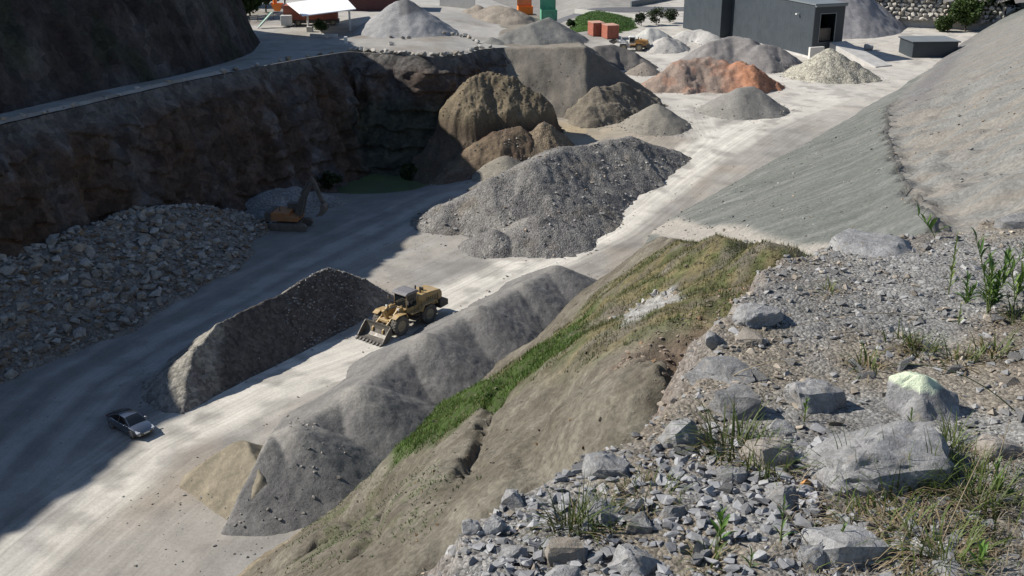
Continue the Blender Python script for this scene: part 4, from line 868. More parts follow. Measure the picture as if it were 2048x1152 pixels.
for k, (px, py, h, lx, ly, lab) in enumerate(((1880, 1090, 0.42, 0.25, 0.0, 'thin dry stalk rising past the corner of the largest boulder'), (1560, 960, 0.3, -0.9, 0.3, 'dead stalk slanting behind the leaning slab'), (1450, 760, 0.28, 1.2, -0.3, 'dead bramble stalk lying over the pale ledge'), (1985, 960, 0.25, 0.15, 0.1, 'pale dry stalk beside the wedge shaped rock'), (1840, 640, 0.5, -1.6, -0.4, 'long dead stem lying over the grit'), (1640, 1130, 0.3, -0.6, 0.2, 'dead stalk over the rusty edged slab'), (2030, 820, 0.5, -1.2, -0.1, 'green bent stalk arching beside the painted boulder'))):
    p = on_knoll(px, py); P = [(lx * h * t, ly * h * t, h * (t * (1.1 - 0.5 * abs(lx) * t)) if abs(lx) < 1.3 else 0.03 + 0.05 * math.sin(3.1 * t)) for t in [i / 8 for i in range(9)]]
    V, F = tube(P, 0.003, 0.0012, 5); tag(link('dry_stalk', mesh_np('dry_stalk', V, F), M_DRY if k != 6 else M_STEM, loc=p - Vector((0, 0, 0.004))), lab, 'stalk', 'dead stalks on the knoll')
# matted straw and the hillside's grass
def stuff_blades(name, label, x, y, z, h, w, cols, lean=(0.5, 0.3), seed=1, tip=1.25, segs=2, curve=0.5):
    g = np.random.default_rng(seed); n = len(x); V, F, C = blades(np.c_[x, y, z], h, w, np.abs(g.normal(lean[0], lean[1], n)), g.uniform(0, 6.28, n), cols * 0.75, cols * tip, segs, curve)
    return tag(link(name, mesh_np(name, V, F, True, {'Col': C}), M_LEAF), label, kind='stuff')
g = np.random.default_rng(5); n = 9000; x = g.uniform(0.8, 3.2, n); y = g.uniform(2.2, 5.0, n)
cent = on_knoll(1920, 1050); c2 = on_knoll(1780, 1000); d = np.minimum(np.hypot(x - cent.x, y - cent.y) / 0.62, np.hypot(x - c2.x, y - c2.y) / 0.3); ok = d + 0.35 * fbm(x, y, 3, 2.2) < 0.85 + 0.25 * g.random(n); x, y = x[ok], y[ok]; n = len(x)
cc = np.where(g.random((n, 1)) < 0.92, np.array([0.30, 0.245, 0.17]), np.array([0.11, 0.14, 0.035])) * g.uniform(0.6, 1.3, (n, 1))
stuff_blades('dry_grass', 'matted dry straw and grass around the boulders', x, y, knoll_z(x, y) + g.uniform(0, 0.02, n), g.uniform(0.04, 0.14, n), np.full(n, 0.0035), cc, lean=(1.25, 0.35), segs=3)
def hill_veg(name, label, poly, n, box, h, wd, ca, cb, pad, seed, lean=(0.4, 0.25), freq=0.5, thr=0.0):
    g = np.random.default_rng(seed); x = g.uniform(box[0], box[1], n); y = g.uniform(box[2], box[3], n); sd = polysd(x, y, poly); nz = fbm(x, y, 3, freq)
    ok = (sd + pad * nz > -0.2) & (nz + 0.5 * g.random(n) > thr) & (q1(x, y) > 0.05) & (polysd(x, y, Z_SCREE) < 0.1); x, y, nz = x[ok], y[ok], nz[ok]; n = len(x)
    w = np.clip(0.5 + 1.6 * nz + g.normal(0, 0.25, n), 0, 1)[:, None]; c = (np.array(ca) * (1 - w) + np.array(cb) * w) * g.uniform(0.7, 1.3, (n, 1))
    print(name, n)
    return stuff_blades(name, label, x, y, hill_z(x, y) - 0.02, g.uniform(*h, n), np.full(n, wd), c, lean=lean, seed=seed)
bb = lambda Zp: (min(p[0] for p in Zp) - 2, max(p[0] for p in Zp) + 2, min(p[1] for p in Zp) - 2, max(p[1] for p in Zp) + 2)
hill_veg('hill_grass', 'yellowing grass covering the shoulder of the hillside', Z_GRASS, 150000, bb(Z_GRASS), (0.10, 0.30), 0.03, (0.19, 0.155, 0.07), (0.075, 0.095, 0.025), 1.6, 11, thr=0.14)
hill_veg('lush_grass', 'lush green grass strip at the foot of the hillside', Z_LUSH, 90000, bb(Z_LUSH), (0.12, 0.36), 0.04, (0.10, 0.155, 0.025), (0.06, 0.12, 0.018), 1.2, 12, thr=0.02)
hill_veg('weed_cover', 'small green weeds dotting the bare lower slope', Z_WEED, 26000, bb(Z_WEED), (0.06, 0.2), 0.05, (0.06, 0.085, 0.028), (0.085, 0.11, 0.04), 2.0, 13, lean=(0.9, 0.4), freq=0.8, thr=0.22)

# ------------------------------------------------------------------ hard-surface builder
class MB:
    def __init__(s): s.V, s.F = [], []
    def add(s, V, F):
        o = len(s.V); s.V += [tuple(v) for v in V]; s.F += [[i + o for i in f] for f in F]; return s
    def box(s, c, d, rot=None):
        V = [Vector((sx * d[0] / 2, sy * d[1] / 2, sz * d[2] / 2)) for sx in (-1, 1) for sy in (-1, 1) for sz in (-1, 1)]
        if rot is not None: V = [rot @ v for v in V]
        return s.add([v + Vector(c) for v in V], [[0, 1, 3, 2], [4, 6, 7, 5], [0, 4, 5, 1], [2, 3, 7, 6], [0, 2, 6, 4], [1, 5, 7, 3]])
    def span(s, a, b): return s.box([(a[i] + b[i]) / 2 for i in range(3)], [abs(b[i] - a[i]) for i in range(3)])
    def cyl(s, p0, p1, r, r1=None, n=14):
        p0, p1 = Vector(p0), Vector(p1); d = (p1 - p0).normalized(); a = d.orthogonal().normalized(); b = d.cross(a); r1 = r if r1 is None else r1
        V = [p + (a * math.cos(k * 2 * math.pi / n) + b * math.sin(k * 2 * math.pi / n)) * q for p, q in ((p0, r), (p1, r1)) for k in range(n)]
        return s.add(V, [[k, (k + 1) % n, n + (k + 1) % n, n + k] for k in range(n)] + [list(range(n))[::-1], list(range(n, 2 * n))])
    def prism(s, prof, y0, y1):          # profile in x,z, extruded along y
        n = len(prof); V = [(x, y0, z) for x, z in prof] + [(x, y1, z) for x, z in prof]
        return s.add(V, [[k, (k + 1) % n, n + (k + 1) % n, n + k] for k in range(n)] + [list(range(n))[::-1], list(range(n, 2 * n))])
    def beam(s, p0, p1, w, h):
        p0, p1 = Vector(p0), Vector(p1); d = p1 - p0; q = d.to_track_quat('X', 'Z').to_matrix(); return s.box((p0 + p1) / 2, (d.length, w, h), q)
    def build(s, name, mat, parent=None, bevel=0.0, smooth=False, loc=None):
        me = bpy.data.meshes.new(name); me.from_pydata(s.V, [], s.F)
        bm = bmesh.new(); bm.from_mesh(me); bmesh.ops.recalc_face_normals(bm, faces=bm.faces)
        if bevel: bmesh.ops.bevel(bm, geom=list(bm.edges), offset=bevel, segments=1, affect='EDGES', clamp_overlap=True)
        bm.to_mesh(me); bm.free()
        if smooth: me.polygons.foreach_set('use_smooth', [True] * len(me.polygons)); me.set_sharp_from_angle(angle=0.6)
        return link(name, me, mat, parent, loc)
DUST = (0.40, 0.36, 0.30)
M_YEL = plain('loader_yellow', (0.40, 0.235, 0.030), 0.5, dirt=0.3, scale=1.6, dust=(DUST, 0.55))
M_YEL2 = plain('faded_yellow', (0.55, 0.27, 0.045), 0.5, dirt=0.25, scale=1.6, dust=(DUST, 0.25))
M_WHITE = plain('white_paint', (0.72, 0.71, 0.68), 0.5, dirt=0.15, scale=2, dust=(DUST, 0.15))
M_BLK = plain('dark_steel', (0.035, 0.034, 0.033), 0.6, dirt=0.3, scale=2, dust=(DUST, 0.22))
M_STEEL = plain('worn_steel', (0.10, 0.09, 0.08), 0.55, metal=0.3, dirt=0.4, scale=2.5, dust=(DUST, 0.22))
M_TYRE = plain('tyre_rubber', (0.030, 0.028, 0.027), 0.85, dirt=0.3, scale=4, dust=(DUST, 0.42))
M_RIM = plain('dusty_rim', (0.34, 0.27, 0.15), 0.6, dirt=0.3, scale=3, dust=(DUST, 0.5))
M_ROOFD = plain('dusty_roof', (0.16, 0.155, 0.165), 0.6, dirt=0.2, scale=2, dust=(DUST, 0.15))
def glass_mat(name, col=(0.012, 0.015, 0.017)):
    m, nt, bs = new_mat(name); bs.inputs['Base Color'].default_value = (*col, 1); bs.inputs['Roughness'].default_value = 0.06; bs.inputs['Specular IOR Level'].default_value = 0.6; return m
M_GLASS = glass_mat('dark_glass')
def wheel(parent, c, R, w, side, mats=(M_RIM, M_TYRE), lugs=22, name='wheel'):
    """hub and rim disc with the tyre as its sub-part; axle along y"""
    mb = MB(); n = 20; hy = w * 0.42
    for (y0, y1, r0, r1) in ((-hy, hy, R * 0.56, R * 0.56),): mb.cyl((0, y0, 0), (0, y1, 0), r0, r1, n)
    mb.cyl((0, side * (hy - 0.02), 0), (0, side * (hy + w * 0.06), 0), R * 0.24, R * 0.20, 12)
    for k in range(8): a = k * math.pi / 4; mb.cyl((R * 0.34 * math.cos(a), side * hy, R * 0.34 * math.sin(a)), (R * 0.34 * math.cos(a), side * (hy + 0.03), R * 0.34 * math.sin(a)), R * 0.035, n=6)
    wo = mb.build(name, mats[0], parent, loc=c)
    prof = [(0.50, -0.36), (0.62, -0.47), (0.82, -0.5), (0.95, -0.44), (0.985, -0.2), (0.985, 0.2), (0.95, 0.44), (0.82, 0.5), (0.62, 0.47), (0.50, 0.36)]
    n = 30; V = []; F = []; m = len(prof)
    for k in range(n):
        a = 2 * math.pi * k / n; V += [(R * r * math.cos(a), w * y, R * r * math.sin(a)) for r, y in prof]
    for k in range(n):
        for j in range(m): F.append([k * m + j, k * m + (j + 1) % m, ((k + 1) % n) * m + (j + 1) % m, ((k + 1) % n) * m + j])
    t = MB(); t.add(V, F)
    if lugs:
        for k in range(lugs):
            for sgn in (-1, 1):
                a = 2 * math.pi * (k + (0.5 if sgn > 0 else 0)) / lugs; rot = Matrix.Rotation(-a, 3, 'Y') @ Matrix.Rotation(sgn * 0.5, 3, 'X')
                t.box(Matrix.Rotation(-a, 3, 'Y') @ Vector((R * 0.985, sgn * w * 0.26, 0)), (R * 0.085, w * 0.5, R * 0.13), rot)
    t.build('tyre', mats[1], wo, smooth=not lugs)
    return wo
def wheel_loader(loc, rz, label, sc=1.0, lift=0.0, body=M_YEL, arm=M_YEL, roofm=M_ROOFD, cabm=None, group=None):
    r = empty('wheel_loader', loc, rz); r.scale = (sc, sc, sc); tag(r, label, 'loader', group); R = 0.93
    for x in (1.9, -1.9):
        for s in (-1, 1): wheel(r, (x, s * 1.15, R - 0.02), R, 0.66, s)
    mb = MB(); mb.span((-3.9, -0.55, 0.75), (0.1, 0.55, 1.55)); mb.span((-2.2, -1.1, 0.7), (-1.6, 1.1, 1.1)); mb.build('rear_frame', M_BLK, r, 0.03)
    mb = MB(); mb.span((0.2, -0.48, 0.7), (2.5, 0.48, 1.5)); mb.span((1.6, -1.1, 0.75), (2.2, 1.1, 1.1)); mb.prism([(0.5, 1.5), (1.9, 1.5), (1.5, 2.35), (0.8, 2.35)], -0.5, -0.38); mb.prism([(0.5, 1.5), (1.9, 1.5), (1.5, 2.35), (0.8, 2.35)], 0.38, 0.5); mb.build('front_frame', arm, r, 0.02)
    MB().cyl((0.15, 0, 0.6), (0.15, 0, 1.7), 0.22).build('articulation_joint', M_BLK, r)
    h = MB().prism([(-4.15, 1.35), (-4.2, 2.3), (-3.95, 2.68), (-2.6, 2.82), (-0.95, 2.84), (-0.95, 1.45)], -0.92, 0.92).build('hood', body, r, 0.06)
    g = MB()
    for k in range(7): g.span((-3.6 + k * 0.25, -0.945, 1.7), (-3.5 + k * 0.25, 0.945, 2.4))
    g.build('side_vent', M_BLK, h)
    g = MB(); g.span((-4.26, -0.7, 1.5), (-4.17, 0.7, 2.35)); g.build('radiator_grille', M_BLK, h, 0.01)
    MB().prism([(-4.75, 0.95), (-4.75, 1.5), (-4.3, 1.75), (-3.6, 1.75), (-3.6, 0.85)], -1.2, 1.2).build('counterweight', M_BLK, r, 0.05)
    for y in (0.35, -0.25): MB().cyl((-1.75, y, 2.8), (-1.75, y, 3.42), 0.10, 0.08).build('exhaust_stack', M_BLK, r)
    MB().cyl((-2.35, 0.0, 2.8), (-2.35, 0.0, 3.1), 0.17).build('air_cleaner', M_BLK, r)
    for s in (-1, 1):
        MB().prism([(-2.95, 1.75), (-2.75, 2.08), (-1.05, 2.08), (-0.75, 1.5), (-0.85, 1.45), (-1.15, 1.98), (-2.7, 1.98), (-2.85, 1.7)], s * 0.9, s * 1.52).build('rear_fender', body, r, 0.015)
        MB().prism([(1.05, 1.55), (1.3, 1.98), (2.3, 2.02), (2.75, 1.8), (2.7, 1.72), (2.28, 1.93), (1.36, 1.9), (1.13, 1.5)], s * 0.85, s * 1.5).build('front_fender', arm, r, 0.015)
        st = MB()
        for k in range(3): st.span((-0.55, s * 1.05, 0.55 + 0.38 * k), (0.05, s * 1.35, 0.60 + 0.38 * k))
        st.span((-0.58, s * 1.0, 0.5), (-0.52, s * 1.38, 1.6)); st.build('step', M_BLK, r)
        rl = MB(); rl.cyl((-0.95, s * 1.25, 1.6), (-0.95, s * 1.25, 2.5), 0.025, n=6); rl.cyl((-0.95, s * 1.25, 2.5), (0.0, s * 1.25, 2.4), 0.025, n=6); rl.cyl((0.0, s * 1.25, 2.4), (0.0, s * 1.25, 1.6), 0.025, n=6); rl.build('handrail', M_BLK, r)
    pl = MB(); pl.span((-1.15, -1.35, 1.5), (0.45, 1.35, 1.62)); pl.build('platform', body, r, 0.02)
    # cab: frame posts, panes, roof
    cb = MB(); P = [(0.55, 0.78), (0.55, -0.78), (-0.9, 0.78), (-0.9, -0.78)]
    for x, y in P: cb.beam((x, y, 1.6), (x * 0.92 - 0.02, y * 0.94, 3.3), 0.11, 0.11)
    cb.span((-0.92, -0.82, 1.6), (0.58, 0.82, 2.02)); c0 = cb.build('cab', cabm or body, r, 0.015)
    for (a, b, nm) in (((0.57, -0.72, 2.04), (0.545, 0.72, 3.22), 'windscreen'), ((-0.9, -0.72, 2.04), (-0.87, 0.72, 3.22), 'rear_window'), ((-0.82, 0.765, 2.04), (0.48, 0.745, 3.22), 'side_window'), ((-0.82, -0.745, 2.04), (0.48, -0.765, 3.22), 'side_window')): MB().span(a, b).build(nm, M_GLASS, c0)
    rf = MB(); rf.prism([(-1.05, 3.28), (-1.0, 3.46), (-0.6, 3.54), (0.4, 3.54), (0.72, 3.42), (0.75, 3.28)], -0.9, 0.9); rf.build('cab_roof', roofm, r, 0.03)
    for s in (-1, 1):
        m_ = MB(); m_.cyl((0.55, s * 0.8, 2.9), (0.85, s * 1.2, 2.9), 0.02, n=6); m_.box((0.87, s * 1.25, 2.8), (0.05, 0.2, 0.34)); m_.build('mirror', M_BLK, r)
        l_ = MB(); l_.cyl((1.6, s * 0.75, 1.9), (1.6, s * 0.75, 2.25), 0.025, n=6); l_.box((1.63, s * 0.75, 2.3), (0.12, 0.2, 0.16)); l_.build('work_lamp', M_WHITE, r)
    # arms and bucket turn about the pivot when lifted
    pv = Vector((1.15, 0, 2.15)); rot = Matrix.Rotation(-lift, 3, 'Y')
    def turn(mb): mb.V = [tuple(pv + rot @ (Vector(v) - pv)) for v in mb.V]; return mb
    for s in (-1, 1):
        turn(MB().prism([(0.95, 2.1), (1.05, 2.35), (1.7, 2.25), (2.9, 1.35), (3.65, 0.85), (3.7, 0.55), (3.45, 0.5), (2.6, 0.95), (1.5, 1.85)], s * 0.72, s * 0.56)).build('lift_arm', arm, r, 0.015)
        turn(MB().cyl((0.9, s * 0.62, 1.25), (1.7, s * 0.62, 1.55), 0.10).cyl((1.7, s * 0.62, 1.55), (2.4, s * 0.62, 1.75), 0.055)).build('lift_cylinder', M_STEEL, r, smooth=True)
    turn(MB().prism([(2.1, 1.15), (2.35, 1.1), (2.75, 2.0), (2.95, 2.35), (2.7, 2.45), (2.4, 2.05)], -0.16, 0.16).span((2.55, -0.6, 1.25), (2.85, 0.6, 1.5))).build('bell_crank', arm, r, 0.02)
    turn(MB().cyl((1.1, 0, 2.2), (1.9, 0, 2.3), 0.12).cyl((1.9, 0, 2.3), (2.75, 0, 2.38), 0.06)).build('tilt_cylinder', M_STEEL, r, smooth=True)
    turn(MB().beam((2.25, 0, 1.15), (3.45, 0, 1.1), 0.16, 0.16)).build('tilt_link', M_STEEL, r)
    W = 1.62; out = [(3.5, 1.42), (3.42, 1.15), (3.42, 0.75), (3.55, 0.38), (3.82, 0.12), (4.2, 0.03), (4.75, 0.0)]; inn = [(4.75, 0.05), (4.22, 0.09), (3.88, 0.18), (3.63, 0.42), (3.5, 0.77), (3.5, 1.13), (3.6, 1.42)]
    prof = out + inn; n = len(prof); b = MB(); V = [(x, -W, z) for x, z in prof] + [(x, W, z) for x, z in prof]; m = len(out)
    b.add(V, [[k, (k + 1) % n, n + (k + 1) % n, n + k] for k in range(n)])
    side = out + [(4.6, 0.25), (4.0, 0.95)]
    for s in (-1, 1): b.prism(side, s * W, s * (W - 0.06))
    bu = turn(b).build('bucket', M_STEEL, r)
    for k in range(8):
        y = -W + 0.12 + k * (2 * W - 0.24) / 7; turn(MB().prism([(4.55, -0.02), (5.02, -0.03), (4.72, 0.12), (4.55, 0.12)], y - 0.09, y + 0.09)).build('tooth', M_STEEL, bu)
    return r
pf = at(772, 690); pr_ = at(884, 640)
hd = math.atan2(-0.78, -0.62); fw = Vector((math.cos(hd), math.sin(hd), 0))
mid = at(822, 655); mid = mid - Vector((0.78, -0.62, 0)) * 0.7
mid.z = float(floor_z(mid.x, mid.y)) + 0.02
wheel_loader(mid, hd, 'yellow wheel loader with its bucket down on the haul road', sc=0.98)
p = at(1262, 101, 4); p.z = float(floor_z(p.x, p.y))
wheel_loader(p, math.radians(176), 'orange wheel loader with white cab and raised bucket in the far yard', sc=0.82, lift=0.55, body=M_YEL2, arm=M_WHITE, roofm=M_WHITE, cabm=M_WHITE)

# ------------------------------------------------------------------ car
def loft(st, parent, name, mat, smooth=True, mirror=True):
    V = []; F = []; m = len(st[0])
    for ring in st: V += ring
    for i in range(len(st) - 1):
        for j in range(m - 1): F.append([i * m + j, i * m + j + 1, (i + 1) * m + j + 1, (i + 1) * m + j])
    F += [list(range(m)), list(range((len(st) - 1) * m, len(st) * m))]
    return MB().add(V, F).build(name, mat, parent, smooth=smooth)
def metal_paint(name, col, rough=0.25):
    m, nt, bs = new_mat(name); bs.inputs['Base Color'].default_value = (*col, 1); bs.inputs['Metallic'].default_value = 0.9; bs.inputs['Roughness'].default_value = rough; bs.inputs['Coat Weight'].default_value = 0.6; bs.inputs['Coat Roughness'].default_value = 0.08; return m
M_SILVER = metal_paint('silver_paint', (0.26, 0.265, 0.28)); M_LAMP = plain('lamp_lens', (0.6, 0.62, 0.64), 0.15, dirt=0.05); M_RED = plain('tail_lens', (0.25, 0.015, 0.015), 0.2, dirt=0.05)
M_CRIM = plain('alloy_rim', (0.35, 0.35, 0.36), 0.35, metal=0.7, dirt=0.15)
def car(loc, rz, label, paint, group=None):
    r = empty('parked_car', loc, rz); tag(r, label, 'car', group)
    S = [(-2.18, 0.62, 0.42, 0.72), (-2.10, 0.76, 0.28, 0.90), (-1.75, 0.86, 0.22, 0.97), (-1.2, 0.90, 0.20, 0.95), (-0.4, 0.90, 0.20, 0.92), (0.5, 0.90, 0.20, 0.91), (0.95, 0.90, 0.20, 0.90), (1.5, 0.88, 0.20, 0.82), (1.9, 0.82, 0.22, 0.72), (2.12, 0.70, 0.28, 0.60), (2.2, 0.55, 0.38, 0.52)]
    ring = lambda x, w, z0, z1: [(x, y * w, z) for y, z in ((-0.85, z0), (-1.0, z0 + 0.14), (-1.0, (z0 + z1) / 2), (-0.95, z1 - 0.07), (-0.8, z1), (0, z1 + 0.025), (0.8, z1), (0.95, z1 - 0.07), (1.0, (z0 + z1) / 2), (1.0, z0 + 0.14), (0.85, z0))]
    b = loft([ring(*s) for s in S], r, 'body', paint)
    C = [(-1.72, 0.74, 0.70, 0.95), (-1.25, 0.80, 0.62, 1.20), (-0.75, 0.82, 0.60, 1.35), (-0.1, 0.82, 0.60, 1.40), (0.35, 0.82, 0.60, 1.36), (0.75, 0.80, 0.64, 1.15), (1.12, 0.76, 0.72, 0.90)]
    rc = lambda x, wb, wt, z: [(x, -wb, 0.88), (x, -(wb + wt) / 2 * 1.02, (0.88 + z) / 2), (x, -wt, z - 0.04), (x, -wt * 0.8, z), (x, 0, z + 0.02), (x, wt * 0.8, z), (x, wt, z - 0.04), (x, (wb + wt) / 2 * 1.02, (0.88 + z) / 2), (x, wb, 0.88)]
    g = loft([rc(*c) for c in C], r, 'glasshouse', M_GLASS); g['label'] = 'dark windows all round'
    rr = lambda x, wb, wt, z: [(x, -wt * 1.02, z - 0.035), (x, -wt * 0.82, z + 0.012), (x, 0, z + 0.034), (x, wt * 0.82, z + 0.012), (x, wt * 1.02, z - 0.035)]
    loft([rr(*c) for c in C[2:5]], r, 'roof', paint)
    for s in (-1, 1):
        for (a, c) in ((C[4], C[6]), (C[2], C[0])):
            MB().beam((a[0], s * a[2] * 0.99, a[3] - 0.02), (c[0], s * c[1] * 0.99, c[3] + 0.0), 0.07, 0.05).build('pillar', paint, r)
        MB().beam((-0.25, s * 0.62, 1.36), (-0.3, s * 0.835, 0.9), 0.05, 0.07).build('pillar', M_BLK, r)
        MB().box((0.78, s * 0.95, 0.98), (0.13, 0.2, 0.13)).build('mirror', paint, r, 0.03)
        MB().prism([(1.78, 0.62), (2.1, 0.52), (2.14, 0.60), (1.85, 0.73)], s * 0.78, s * 0.5).build('headlight', M_LAMP, r, 0.01)
        MB().box((-2.13, s * 0.6, 0.8), (0.08, 0.3, 0.13)).build('tail_light', M_RED, r, 0.01)
        for x in (1.35, -1.35): wheel(r, (x, s * 0.80, 0.32), 0.33, 0.22, s, (M_CRIM, M_TYRE), 0)
        d_ = MB(); d_.box((0.05, s * 0.905, 0.8), (0.18, 0.015, 0.03)); d_.box((-0.75, s * 0.905, 0.8), (0.18, 0.015, 0.03)); d_.build('door_handle', paint, r)
    MB().box((2.17, 0, 0.40), (0.08, 0.95, 0.16)).build('grille', M_BLK, r, 0.01); MB().box((2.215, 0, 0.46), (0.02, 0.5, 0.1)).build('number_plate', M_WHITE, r)
    return r
p = at(262, 858); p.z = float(floor_z(p.x, p.y)); c1 = car(p, math.atan2(-0.62, 0.78), 'dark silver car at the edge of the shadow on the quarry floor', M_SILVER); c1.scale = (0.95, 0.95, 0.95)
p = at(1243, -2, 4); p.z = float(floor_z(p.x, p.y)); car(p, 0.1, 'blue grey car on the far road behind the lawn', metal_paint('blue_paint', (0.08, 0.12, 0.22)))

# ------------------------------------------------------------------ excavator in the shade
M_ORG = plain('excavator_orange', (0.30, 0.11, 0.02), 0.5, dirt=0.3, scale=1.5, dust=(DUST, 0.2))
def excavator(loc, rz, label):
    r = empty('excavator', loc, rz); tag(r, label, 'excavator'); lr = r
    for s in (-1, 1):
        pr = [(-2.3, 0.15), (-2.05, 0.0), (2.05, 0.0), (2.3, 0.15), (2.42, 0.5), (2.25, 0.85), (2.0, 0.98), (-2.0, 0.98), (-2.25, 0.85), (-2.42, 0.5)]
        t = MB().prism(pr, s * 1.0, s * 1.6).build('track', M_TYRE, r, 0.04); sh = MB()
        for k in range(16): x = -2.0 + k * 4.0 / 15; sh.span((x - 0.04, s * 0.99, 0.97), (x + 0.04, s * 1.61, 1.02))
        sh.build('track_shoe', M_STEEL, t)
        ro = MB()
        for k in range(6): ro.cyl((-1.8 + k * 0.72, s * 1.58, 0.42), (-1.8 + k * 0.72, s * 1.64, 0.42), 0.22)
        ro.build('roller', M_STEEL, t)
    MB().span((-1.3, -1.0, 0.4), (1.3, 1.0, 1.0)).cyl((0, 0, 0.95), (0, 0, 1.22), 0.8, n=20).build('undercarriage', M_BLK, r, 0.03)
    up = MB().prism([(-2.2, 1.2), (-2.2, 2.2), (-1.9, 2.35), (0.2, 2.35), (0.2, 1.9), (1.3, 1.7), (1.3, 1.2)], -1.4, 1.4).build('house', M_ORG, r, 0.05)
    MB().prism([(-3.0, 1.35), (-3.05, 2.0), (-2.85, 2.35), (-2.15, 2.4), (-2.15, 1.2), (-2.8, 1.2)], -1.42, 1.42).build('counterweight', M_BLK, r, 0.06)
    cb = MB().prism([(-0.6, 1.25), (-0.6, 3.05), (0.7, 3.05), (1.15, 2.2), (1.15, 1.25)], 0.55, 1.45).build('cab', M_BLK, r, 0.03)
    MB().prism([(-0.45, 2.0), (-0.45, 2.92), (0.6, 2.92), (0.95, 2.2), (0.95, 2.0)], 1.46, 1.47).build('side_window', M_GLASS, cb)
    ws = MB(); ws.add([(0.74, 0.62, 2.98), (0.74, 1.38, 2.98), (1.18, 1.38, 2.15), (1.18, 0.62, 2.15)], [[0, 1, 2, 3]]); ws.build('windscreen', M_GLASS, cb)
    MB().prism([(0.9, 1.35), (0.55, 1.75), (1.2, 3.8), (2.6, 5.9), (3.1, 6.35), (3.3, 6.1), (2.95, 5.55), (2.0, 3.6), (1.45, 1.75)], -0.28, 0.28).build('boom', M_BLK, r, 0.03)
    for s in (-1, 1): MB().cyl((1.3, s * 0.42, 1.5), (1.85, s * 0.42, 3.1), 0.11).cyl((1.85, s * 0.42, 3.1), (2.1, s * 0.42, 4.0), 0.06).build('boom_cylinder', M_STEEL, r, smooth=True)
    MB().cyl((1.5, 0, 4.5), (2.5, 0, 6.0), 0.12).cyl((2.5, 0, 6.0), (2.95, 0, 6.6), 0.06).build('stick_cylinder', M_STEEL, r, smooth=True)
    MB().prism([(2.75, 6.55), (3.05, 6.75), (3.4, 6.3), (4.45, 3.6), (4.25, 3.3), (4.05, 3.4), (3.05, 5.9)], -0.2, 0.2).build('stick', M_BLK, r, 0.02)
    bk = MB(); pr = [(4.5, 3.5), (4.75, 3.0), (4.7, 2.4), (4.3, 1.95), (3.7, 1.85), (3.75, 1.95), (4.25, 2.05), (4.6, 2.45), (4.64, 2.95), (4.2, 3.4)]
    bk.prism([(4.5, 3.5), (4.75, 3.0), (4.7, 2.4), (4.3, 1.95), (3.7, 1.85), (4.0, 2.6), (4.15, 3.35)], -0.7, -0.64); bk.prism([(4.5, 3.5), (4.75, 3.0), (4.7, 2.4), (4.3, 1.95), (3.7, 1.85), (4.0, 2.6), (4.15, 3.35)], 0.64, 0.7)
    n = len(pr); bk.add([(x, -0.7, z) for x, z in pr] + [(x, 0.7, z) for x, z in pr], [[k, (k + 1) % n, n + (k + 1) % n, n + k] for k in range(n)])
    b_ = bk.build('bucket', M_STEEL, r)
    for k in range(5): y = -0.56 + 0.28 * k; MB().prism([(3.78, 1.84), (3.3, 1.75), (3.75, 1.98)], y - 0.07, y + 0.07).build('tooth', M_STEEL, b_)
    MB().cyl((-1.2, -0.6, 2.3), (-1.2, -0.6, 2.95), 0.09).build('exhaust_stack', M_BLK, r)
    return r
p = at(584, 455); p.z = float(floor_z(p.x, p.y)) + 0.02
e = excavator(p, math.radians(-8), 'orange tracked excavator with folded black boom in deep shade'); e.scale = (0.92, 0.92, 0.92)

# ------------------------------------------------------------------ far yard: hall, shed, walls
M_CLAD = plain('anthracite_cladding', (0.034, 0.044, 0.053), 0.55, dirt=0.12, scale=0.4); M_CLADR = plain('metal_roofing', (0.17, 0.19, 0.20), 0.5, dirt=0.15, scale=0.4)
M_CONC = plain('concrete', (0.48, 0.46, 0.43), 0.85, dirt=0.2, scale=0.8); M_WALLW = plain('whitewashed_concrete', (0.66, 0.63, 0.57), 0.85, dirt=0.12, scale=0.8)
U = Vector((-0.341, 0.94, 0)); NO = Vector((-0.94, -0.341, 0))          # along the hall, outwards
p0 = Vector((58.6, 217.6, 4.0))
hall = empty('industrial_hall', p0); tag(hall, 'dark grey clad industrial hall behind the stockpiles', 'building')
hall.matrix_world = Matrix(((U.x, -NO.x, 0, p0.x), (U.y, -NO.y, 0, p0.y), (0, 0, 1, p0.z), (0, 0, 0, 1)))     # local x along, y inwards, z up
HH, HW, HL = 10.3, 6.9, 31.0
w = MB(); w.span((0.0, 0.0, -0.5), (HL, 0.2, HH)); w.span((0, HW - 0.2, -0.5), (HL, HW, HH)); w.span((HL - 0.2, 0.2, -0.5), (HL, HW - 0.2, HH)); w.span((0.0, 0.2, -0.5), (0.2, 1.35, HH)); w.span((0, HW - 2.0, -0.5), (0.2, HW - 0.2, HH)); w.span((0, 1.35, 8.6), (0.2, HW - 2.0, HH)); w.span((0, 1.35, -0.5), (0.2, HW - 2.0, 3.2))
w.build('wall', M_CLAD, hall)
for k in range(32): MB().span((0.1 + k * HL / 32, -0.035, 0.2), (0.1 + (k + 0.985) * HL / 32, -0.002, HH - 0.05)).build('cladding_panel', M_CLAD, hall)
f = MB(); f.span((-0.08, 1.25, 3.1), (0.05, 1.4, 8.7)); f.span((-0.08, HW - 2.05, 3.1), (0.05, HW - 1.9, 8.7)); f.span((-0.08, 1.4, 8.55), (0.05, HW - 2.05, 8.7)); f.build('opening_frame', M_CLADR, hall)
MB().span((1.2, 1.3, 3.2), (2.4, HW - 2.0, 5.6)).build('feed_hopper', M_STEEL, hall)
MB().prism([(-0.4, HH), (HL + 0.2, HH), (HL + 0.2, HH + 0.25), (-0.4, HH + 0.25)], -0.25, HW + 0.25).build('roof', M_CLADR, hall)
